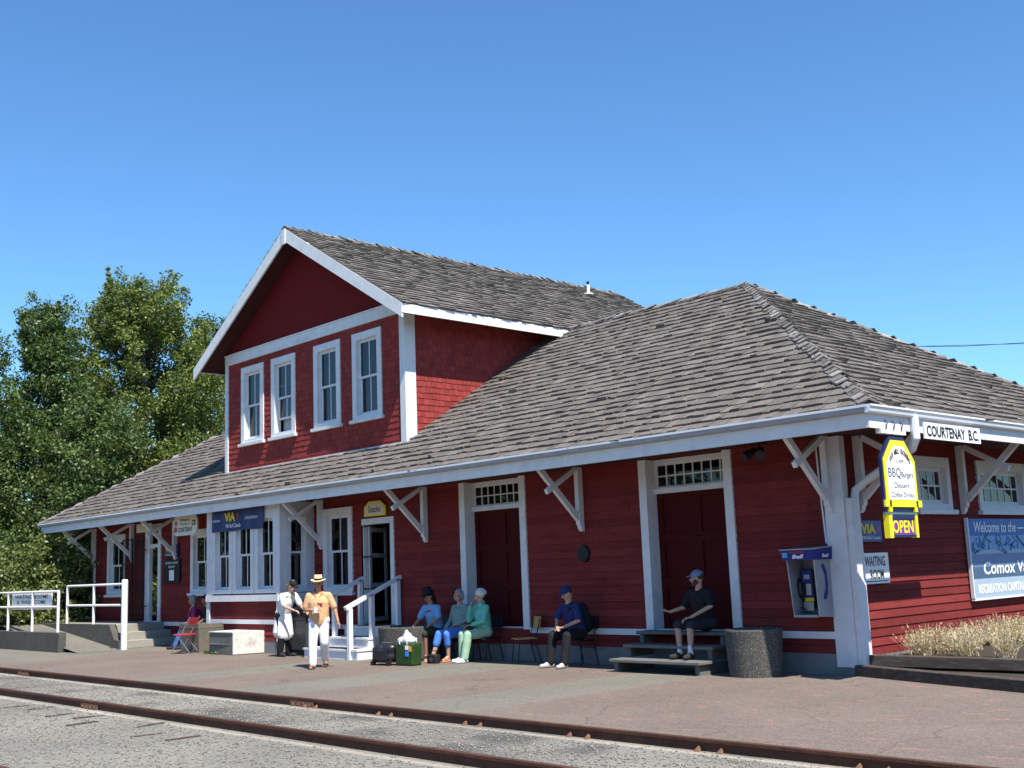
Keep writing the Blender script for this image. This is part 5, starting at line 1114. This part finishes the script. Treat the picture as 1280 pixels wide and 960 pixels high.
    e = MB(); e.ell(hp(0, -.094, -.055), (.024, .008, .006), 8, 6, T); e.build('mouth', 'lips', root, smooth=True)
    if beard:
        e = MB(); e.ell(hp(0, -.055, -.085), (.056, .052, .045), rot=T); e.ell(hp(-.05, -.02, -.05), (.026, .045, .05), rot=T); e.ell(hp(.05, -.02, -.05), (.026, .045, .05), rot=T); e.ell(hp(0, -.096, -.04), (.032, .012, .008), rot=T); vox(e, 'beard', 'h_brown', .008, root, 1)
    for it in wear:
        k = it[0]; m = it[1]; mb = MB()
        if k in ('shirt', 'longshirt'):
            fat = it[2] if len(it) > 2 else 1.; belly = it[3] if len(it) > 3 else 0
            low = J['pel']+Vector((0, 0, -.02))
            mb.cap(low, J['che'], .165*fat, .170*fat, .80, lat); mb.cap(J['che'], J['nek']-Vector((0, 0, .055)), .165*fat, .085, .74, lat)
            if belly: mb.ell(low.lerp(J['che'], .45)+Vector((0, -belly, 0)), (.14*fat, .12, .15))
            for s in 'RL':
                sh, el, wr = J['sho'+s]+Vector((0, 0, -.004)), J['elb'+s], J['wri'+s]; mb.cap(J['nek']+Vector((0, .01, -.045)), sh, .055, .066); mb.cap(J['che']+lat*(.05 if s == 'L' else -.05)+Vector((0, 0, .05)), sh, .085, .062)
                if k == 'shirt': mb.cap(sh, sh.lerp(el, .78), .070, .070)
                else: mb.cap(sh, el, .069, .058); mb.cap(el, el.lerp(wr, .88), .054, .042)
            if (len(it) > 4): mb.cap(J['nek']+Vector((-.05, -.0, -.01)), J['nek']+Vector((.05, 0, -.01)), .05, .05)
            vox(mb, 'shirt', m, .011, root)
        elif k in ('pants', 'capris', 'shorts'):
            f = dict(pants=.97, capris=.42, shorts=-.15)[k]
            mb.cap(J['hipR'], J['hipL'], .128, .128, .95)
            if (J['pel'].z-J['hipR'].z) > -.01: mb.cap((J['hipR']+J['hipL'])/2, J['pel']+Vector((0, 0, .06)), .14, .138, .78, lat)
            for s in 'RL':
                h, kn, a_ = J['hip'+s], J['kne'+s], J['ank'+s]
                if f < 0: mb.cap(h, h.lerp(kn, 1+f+.1), .105, .088)
                else: mb.cap(h, kn, .112, .086); mb.cap(kn, kn.lerp(a_, f), .086, .074)
            vox(mb, k if k != 'capris' else 'trousers', m, .011, root)
        elif k == 'apron':
            mb.cap(J['pel']+Vector((0, -.06, .1)), J['che']+Vector((0, -.07, 0)), .15, .12, .45, lat)
            a0, a1 = J['pel']+Vector((0, -.06, .05)), J['pel']+Vector((0, -.08, -.46)); mb.cap(a0, a1, .18, .22, .55, lat); mb.cap(J['pel']+Vector((.0, .03, .04)), J['pel']+Vector((0, .05, -.40)), .17, .22, .72, lat)
            vox(mb, 'apron', m, .011, root)
    if feet == 'shoe':
        for s in 'RL':
            an, to = J['ank'+s], J['toe'+s]; fd = (to-an); fd.z = 0; fd.normalize(); mb = MB(); hl = Vector((an.x, an.y, an.z-.04))-fd*.04
            mb.cap(hl, to+fd*.02, .045, .040, .95); mb.cap(an+Vector((0, 0, -.02)), an.lerp(to, .5), .045, .04); vox(mb, 'shoe', shoe, .009, root, 1)
    if feet == 'sandal':
        for s in 'RL':
            an, to = J['ank'+s], J['toe'+s]; fd = (to-an); fd.z = 0; fd.normalize(); mb = MB(); hl = Vector((an.x, an.y, an.z-.07))-fd*.04; t_ = Vector((to.x, to.y, hl.z))
            mb.cap(hl, t_+fd*.02, .045, .048, .3, fd.cross(Vector((0, 0, 1)))); mb.cap(to+Vector((-.035, 0, .01))-fd*.04, to+Vector((.035, 0, .01))-fd*.04, .02, .02); vox(mb, 'sandal', shoe, .009, root, 1)
    if hair:
        hm, kind = hair; mb = MB(); mb.ell(hp(0, .028, .042), (.088, .100, .098), rot=T)
        if kind == 'bob':
            mb.ell(hp(0, .06, -.02), (.086, .06, .09), rot=T)
            for g in (-1, 1): mb.ell(hp(g*.078, .015, -.02), (.026, .05, .075), rot=T)
            mb.ell(hp(0, -.06, .085), (.062, .035, .025), rot=T)
        elif kind == 'curly':
            rd = random.Random(5)
            for i in range(60):
                a, c_ = rd.uniform(0, 6.28), rd.uniform(-.3, 1.2); p = Vector((math.cos(a)*math.cos(c_)*.09, .03+abs(math.sin(a))*math.cos(c_)*.1 if math.sin(a) > 0 else .03+math.sin(a)*math.cos(c_)*.075, .045+math.sin(c_)*.085)); mb.ell(H+T @ p, .026, 8, 6)
        elif kind == 'long':
            mb.ell(hp(0, .07, -.08), (.07, .05, .13), rot=T)
            for g in (-1, 1): mb.ell(hp(g*.075, .03, -.08), (.028, .05, .11), rot=T)
        elif kind == 'tail':
            mb.cap(hp(0, .1, .02), hp(0, .17, -.08), .035, .03); mb.cap(hp(0, .17, -.08), hp(0.0, .19, -.24), .03, .014)
        vox(mb, 'hair', hm, .009, root, 1)
    if extra: extra(root, J, T, hp, vox)
    return root
def hat_brim(root, hp, T, m, r_b, crown_r, crown_h, z, band='c_black', taper=.9, tilt=0.0):
    mb = MB(); n = 28; c = hp(0, .012, z); X, Y, Z = T @ Vector((1, 0, 0)), T @ Vector((0, 1, 0)), T @ Vector((0, 0, 1)); prof = [(r_b, .012), (r_b-.005, .018), (crown_r+.02, .01), (crown_r, .015), (crown_r*taper, crown_h), (crown_r*taper*.85, crown_h+.012), (.001, crown_h-.006)]
    bb_ = len(mb.v); prof2 = prof
    for rr_, zz in prof2:
        for k in range(n):
            a = 2*math.pi*k/n; mb.v.append(tuple(c+X*rr_*math.cos(a)*.9+Y*rr_*math.sin(a)*1.05+Z*(zz+(.012*math.cos(2*a)*rr_/r_b))))
    for i in range(len(prof2)-1):
        for k in range(n): mb.f.append((bb_+i*n+k, bb_+i*n+(k+1) % n, bb_+(i+1)*n+(k+1) % n, bb_+(i+1)*n+k)); mb.a.append(.5)
    h_ = mb.build('hat', m, root, smooth=True)
    mb = MB(); b2 = 0
    for rr_, zz in ((crown_r+.004, .018), (crown_r*(1-(1-taper)*.35)+.004, .018+crown_h*.3)):
        for k in range(n):
            a = 2*math.pi*k/n; mb.v.append(tuple(c+X*rr_*math.cos(a)*.9+Y*rr_*math.sin(a)*1.05+Z*(zz+.004)))
    for k in range(n): mb.f.append((k, (k+1) % n, n+(k+1) % n, n+k)); mb.a.append(.5)
    mb.build('hat_band', band, h_, smooth=True)
def cap_hat(root, hp, T, vox, m, z=.03):
    mb = MB(); mb.ell(hp(0, .018, z+.025), (.092, .108, .085), rot=T); o = mb; 
    pk = [hp(-.06, -.07, z+.03), hp(.06, -.07, z+.03), hp(.055, -.15, z+.015), hp(.0, -.172, z+.015), hp(-.055, -.15, z+.015)]
    mb.cap(hp(-.035, -.09, z+.025), hp(-.03, -.145, z+.012), .035, .03, .25, T @ Vector((1, 0, 0))); mb.cap(hp(.035, -.09, z+.025), hp(.03, -.145, z+.012), .035, .03, .25, T @ Vector((1, 0, 0))); mb.cap(hp(0, -.08, z+.025), hp(0, -.155, z+.013), .04, .035, .25, T @ Vector((1, 0, 0)))
    vox(mb, 'cap', m, .008, root, 1)
def arms(J, **k): J.update(k); return J
# 1 walking man in straw hat (faces the camera)
fc = math.atan2(10.93+11.8, 18.17-3.4)     # heading towards the camera
J = dict(pel=V3(0, 0, .93), che=V3(0, -.01, 1.24), nek=V3(0, -.02, 1.44), hed=V3(0, -.05, 1.60), shoR=V3(-.19, -.01, 1.37), shoL=V3(.19, -.01, 1.37),
         elbR=V3(-.27, .02, 1.10), wriR=V3(-.09, -.21, 1.10), hanR=V3(.0, -.24, 1.12), palR=V3(0, .5, -1), elbL=V3(.31, .0, 1.10), wriL=V3(.38, -.10, .87), hanL=V3(.43, -.15, .78), palL=V3(-1, .2, 0),
         hipR=V3(-.09, 0, .90), hipL=V3(.09, 0, .90), kneR=V3(-.10, -.14, .50), kneL=V3(.10, -.02, .48), ankR=V3(-.09, -.22, .08), ankL=V3(.08, .24, .13), toeR=V3(-.11, -.38, .035), toeL=V3(.11, .10, .035), turn=.0, nod=.12)
def ex(root, J, T, hp, vox):
    hat_brim(root, hp, T, 'c_straw', .165, .092, .10, .055)
    mb = MB(); mb.tube([(-.02, -.29, 1.05), (-.02, -.29, 1.15)], [.036, .040], 14); mg = mb.build('cup', 'sign_white', root)
    mb = MB(); mb.cap(J['pel']+V3(0, 0, .03), J['pel']+V3(0, 0, .055), .152, .152, .80, V3(1, 0, 0)); vox(mb, 'belt', 'h_brown', .01, root, 0)
    mb = MB(); mb.ell(V3(.07, -.175, 1.21), (.035, .01, .022)); mb.ell(V3(.02, -.178, 1.23), (.02, .008, .015)); mb.build('shirt_print', 'ink_red', root, smooth=True)
    mb = MB(); mb.cap(J['nek']+V3(-.07, -.03, -.03), J['nek']+V3(-.03, -.10, -.12), .028, .022); mb.cap(J['nek']+V3(.07, -.03, -.03), J['nek']+V3(.03, -.10, -.12), .028, .022); mb.cap(J['nek']+V3(-.06, .03, -.02), J['nek']+V3(.06, .03, -.02), .035, .035); vox(mb, 'collar', 'c_sandal_o', .009, root, 1)
person('man walking in a straw hat, orange polo shirt and white trousers holding a cup', -11.75, -3.35, -0.0+R(48), J, 'skin_tan', [('shirt', 'c_orange', 1.18, .03), ('pants', 'c_whitepants')], hair=('h_grey', 'short'), extra=ex, feet='sandal', shoe='c_sandal')
# 2 cook in white with a ponytail, bending to the barbecue (faces +x/+y, away to the right)
J = dict(pel=V3(0, .06, .93), che=V3(0, -.06, 1.22), nek=V3(0, -.17, 1.41), hed=V3(0, -.27, 1.54), shoR=V3(-.19, -.13, 1.34), shoL=V3(.19, -.13, 1.34),
         elbR=V3(-.23, -.26, 1.10), wriR=V3(-.16, -.47, 1.02), hanR=V3(-.14, -.56, 1.0), elbL=V3(.23, -.28, 1.10), wriL=V3(.14, -.50, 1.0), hanL=V3(.12, -.60, .97),
         hipR=V3(-.09, .05, .90), hipL=V3(.09, .05, .90), kneR=V3(-.10, -.02, .49), kneL=V3(.10, .0, .49), ankR=V3(-.10, .06, .08), ankL=V3(.11, .0, .08), toeR=V3(-.12, -.10, .035), toeL=V3(.13, -.16, .035), nod=.55)
def ex(root, J, T, hp, vox): cap_hat(root, hp, T, vox, 'c_black')
person('cook in a white T-shirt, long white apron and black cap bending over the barbecue', -16.05, -1.62, R(100), J, 'skin_fair', [('shirt', 'c_white', 1.10), ('pants', 'c_black'), ('apron', 'c_white')], hair=('h_blond', 'tail'), extra=ex)
# 3 person in black hat
J = sit(kx=(.16, .10), ax=(.2, .05), ay=(-.50, -.35), lean=.12, nod=.45, turn=-.25)
arms(J, elbR=V3(-.24, -.24, .80), wriR=V3(-.25, -.42, .64), hanR=V3(-.26, -.50, .58), palR=V3(0, -.2, -1), elbL=V3(.26, -.2, .82), wriL=V3(.08, -.36, .64), hanL=V3(.0, -.40, .62), palL=V3(0, -.1, -1))
def ex(root, J, T, hp, vox):
    hat_brim(root, hp, T, 'c_black', .150, .100, .135, .045, taper=.92)
    mb = MB(); mb.ell(V3(.0, -.225, .96), (.035, .012, .022)); mb.ell(V3(-.06, -.222, .945), (.03, .01, .01)); mb.ell(V3(.06, -.222, .965), (.035, .01, .009)); mb.build('shirt_print', 'ink_red', root, smooth=True)
person('seated person in a tall black hat, light blue T-shirt and dark shorts', -11.0, -.50, .1, J, 'skin_tan', [('shirt', 'c_lightblue', 1.10), ('shorts', 'c_camo')], hair=('h_dark', 'long'), extra=ex, shoe='c_shoe')
# 4 woman sage top
J = sit(kx=(.20, .06), ax=(.26, .02), ay=(-.56, -.38), turn=.55)
arms(J, elbR=V3(-.27, -.05, .78), wriR=V3(-.20, -.26, .62), hanR=V3(-.16, -.34, .60), elbL=V3(.27, -.04, .80), wriL=V3(.10, -.22, .70), hanL=V3(.03, -.26, .68))
person('seated woman with grey hair, sage green top and bright blue cropped trousers', -10.07, -.47, -.02, J, 'skin_fair', [('longshirt', 'c_sage', 1.22, .06), ('capris', 'c_blue')], hair=('h_grey', 'bob'), feet='sandal', shoe='c_sandal_o')
# 5 white-haired woman mint
J = sit(kx=(.10, .12), ax=(.10, .10), ay=(-.44, -.50), turn=-1.05, lean=.02)
arms(J, elbR=V3(-.22, -.20, .78), wriR=V3(-.10, -.24, 1.06), hanR=V3(-.09, -.20, 1.15), palR=V3(.3, 1, 0), elbL=V3(.25, -.14, .78), wriL=V3(.05, -.30, .70), hanL=V3(-.03, -.34, .69))
def ex(root, J, T, hp, vox):
    mb = MB(); mb.ell(V3(-.10, -.27, .635), (.13, .07, .055)); bag = mb.build('handbag', 'h_brown', root, smooth=True)
    mb = MB(); mb.cap(J['nek']+V3(-.06, -.02, -.02), J['nek']+V3(.06, -.02, -.02), .055, .055); mb.cap(J['nek']+V3(0, .02, 0), J['nek']+V3(0, .03, .02), .06, .06); vox(mb, 'collar', 'c_mint', .01, root, 1)
person('seated white haired woman in mint jacket and pale green trousers, hand at her face', -9.27, -.48, -.22, J, 'skin_fair', [('longshirt', 'c_mint', 1.10, .02), ('pants', 'c_palegreen')], hair=('h_white', 'curly'), extra=ex, shoe='c_sock')
# 6 man navy cap
J = sit(kx=(.20, .18), ax=(.20, .16), ay=(-.50, -.50), lean=.16, nod=.55, turn=-.35, seat=.47)
arms(J, elbR=V3(-.26, -.24, .82), wriR=V3(-.07, -.42, .70), hanR=V3(.0, -.46, .69), elbL=V3(.28, -.22, .80), wriL=V3(.09, -.42, .69), hanL=V3(.02, -.48, .68))
def ex(root, J, T, hp, vox):
    cap_hat(root, hp, T, vox, 'c_navy'); mb = MB(); mb.cap(V3(0, .20, .66), V3(0, .12, 1.0), .16, .14, .7, V3(1, 0, 0)); vox(mb, 'backpack', 'c_black', .012, root)
    mb = MB(); mb.tube([J['shoL']+V3(-.06, -.05, .06), J['che']+V3(.02, -.135, 0), J['pel']+V3(-.14, -.1, .1)], .022, 6); mb.build('bag_strap', 'c_black', root)
person('seated man in navy cap and navy shirt looking down at his hands', -6.25, -.50, -.05, J, 'skin_fair', [('shirt', 'c_navy', 1.14, .02), ('pants', 'c_black')], hair=('h_brown', 'short'), extra=ex, shoe='c_silver')
# 7 man on the wooden steps
J = sit(kx=(.24, .02), ky=(-.40, -.40), ax=(.20, .04), ay=(-.42, -.44), az=(.09, .09), lean=.08, turn=-.95, nod=.12, seat=.46)
arms(J, elbR=V3(-.27, -.18, .80), wriR=V3(-.38, -.40, .74), hanR=V3(-.44, -.47, .76), palR=V3(0, 0, 1), elbL=V3(.28, -.16, .82), wriL=V3(.06, -.40, .66), hanL=V3(-.01, -.46, .64))
def ex(root, J, T, hp, vox):
    cap_hat(root, hp, T, vox, 'c_cap')
    for s in 'RL': mb = MB(); mb.cap(J['ank'+s]+V3(0, 0, -.02), J['ank'+s]+V3(0, 0.005, .10), .044, .046); vox(mb, 'sock', 'c_sock', .009, root, 1)
person('bearded man in a pale blue cap, black T-shirt and shorts sitting on the wooden steps', -2.98, -.33, -.05, J, 'skin_fair', [('shirt', 'c_black', 1.16, .03), ('shorts', 'c_darkshort')], hair=('h_brown', 'short'), extra=ex, z=.25, beard=True)
# 8, 9 far left pair
J = sit(kx=(.10, .14), ax=(.05, .12), ay=(-.62, -.42), lean=.12, turn=.5, nod=.2)
arms(J, elbR=V3(-.20, -.26, .76), wriR=V3(-.06, -.24, 1.0), hanR=V3(-.04, -.20, 1.08), palR=V3(0, 1, 0), elbL=V3(.25, -.12, .78), wriL=V3(.10, -.30, .68), hanL=V3(.03, -.36, .66))
person('seated grey haired person in a pink top and blue jeans near the square planter', -22.55, -.72, -.5, J, 'skin_fair', [('longshirt', 'c_pink', 1.04), ('pants', 'c_jean')], hair=('h_grey', 'bob'), shoe='c_shoe')
J = sit(lean=.06, turn=.3, nod=.3)
arms(J, elbR=V3(-.24, -.14, .78), wriR=V3(-.10, -.32, .66), hanR=V3(-.04, -.38, .64), elbL=V3(.25, -.12, .78), wriL=V3(.10, -.32, .66), hanL=V3(.04, -.38, .64))
person('seated dark haired person half hidden behind the person in pink', -21.85, -.72, -.4, J, 'skin_tan', [('shirt', 'c_black', 1.02), ('pants', 'c_black')], hair=('h_dark', 'bob'))
r_ = mthing('rolling_bag', 'dark rolling bag with a raised handle beside the person in pink', 'suitcase', -23.4, -.6, 0)
mb = MB(); mb.box(-.18, .18, -.12, .12, .04, .55); o = mb.build('case_body', 'suitcase', r_); bevel(o, .04, 3)
mb = MB(); mb.tube([(-.1, .1, .54), (-.1, .1, .92), (.1, .1, .92), (.1, .1, .54)], .012, 8); mb.build('handle', 'black_metal', r_)
for xx in (-.14, .14):
    mb = MB(); mb.tube([(xx-.02, .12, .04), (xx+.02, .12, .04)], .04, 10); mb.build('wheel', 'black_metal', r_)

# ------------------------------------------------------------------ layout units -> metres
bpy.context.view_layer.update()
done = set()
for o in list(bpy.data.objects):
    top = o.parent is None
    if top: o.location = o.location*S
    elif o.name not in METER: o.location = o.location*S
    if o.type == 'MESH' and o.name not in METER and o.data.name not in done:
        o.data.transform(Matrix.Scale(S, 4)); done.add(o.data.name)
for o in bpy.data.objects:
    if o.type == 'MESH': o.data.update()
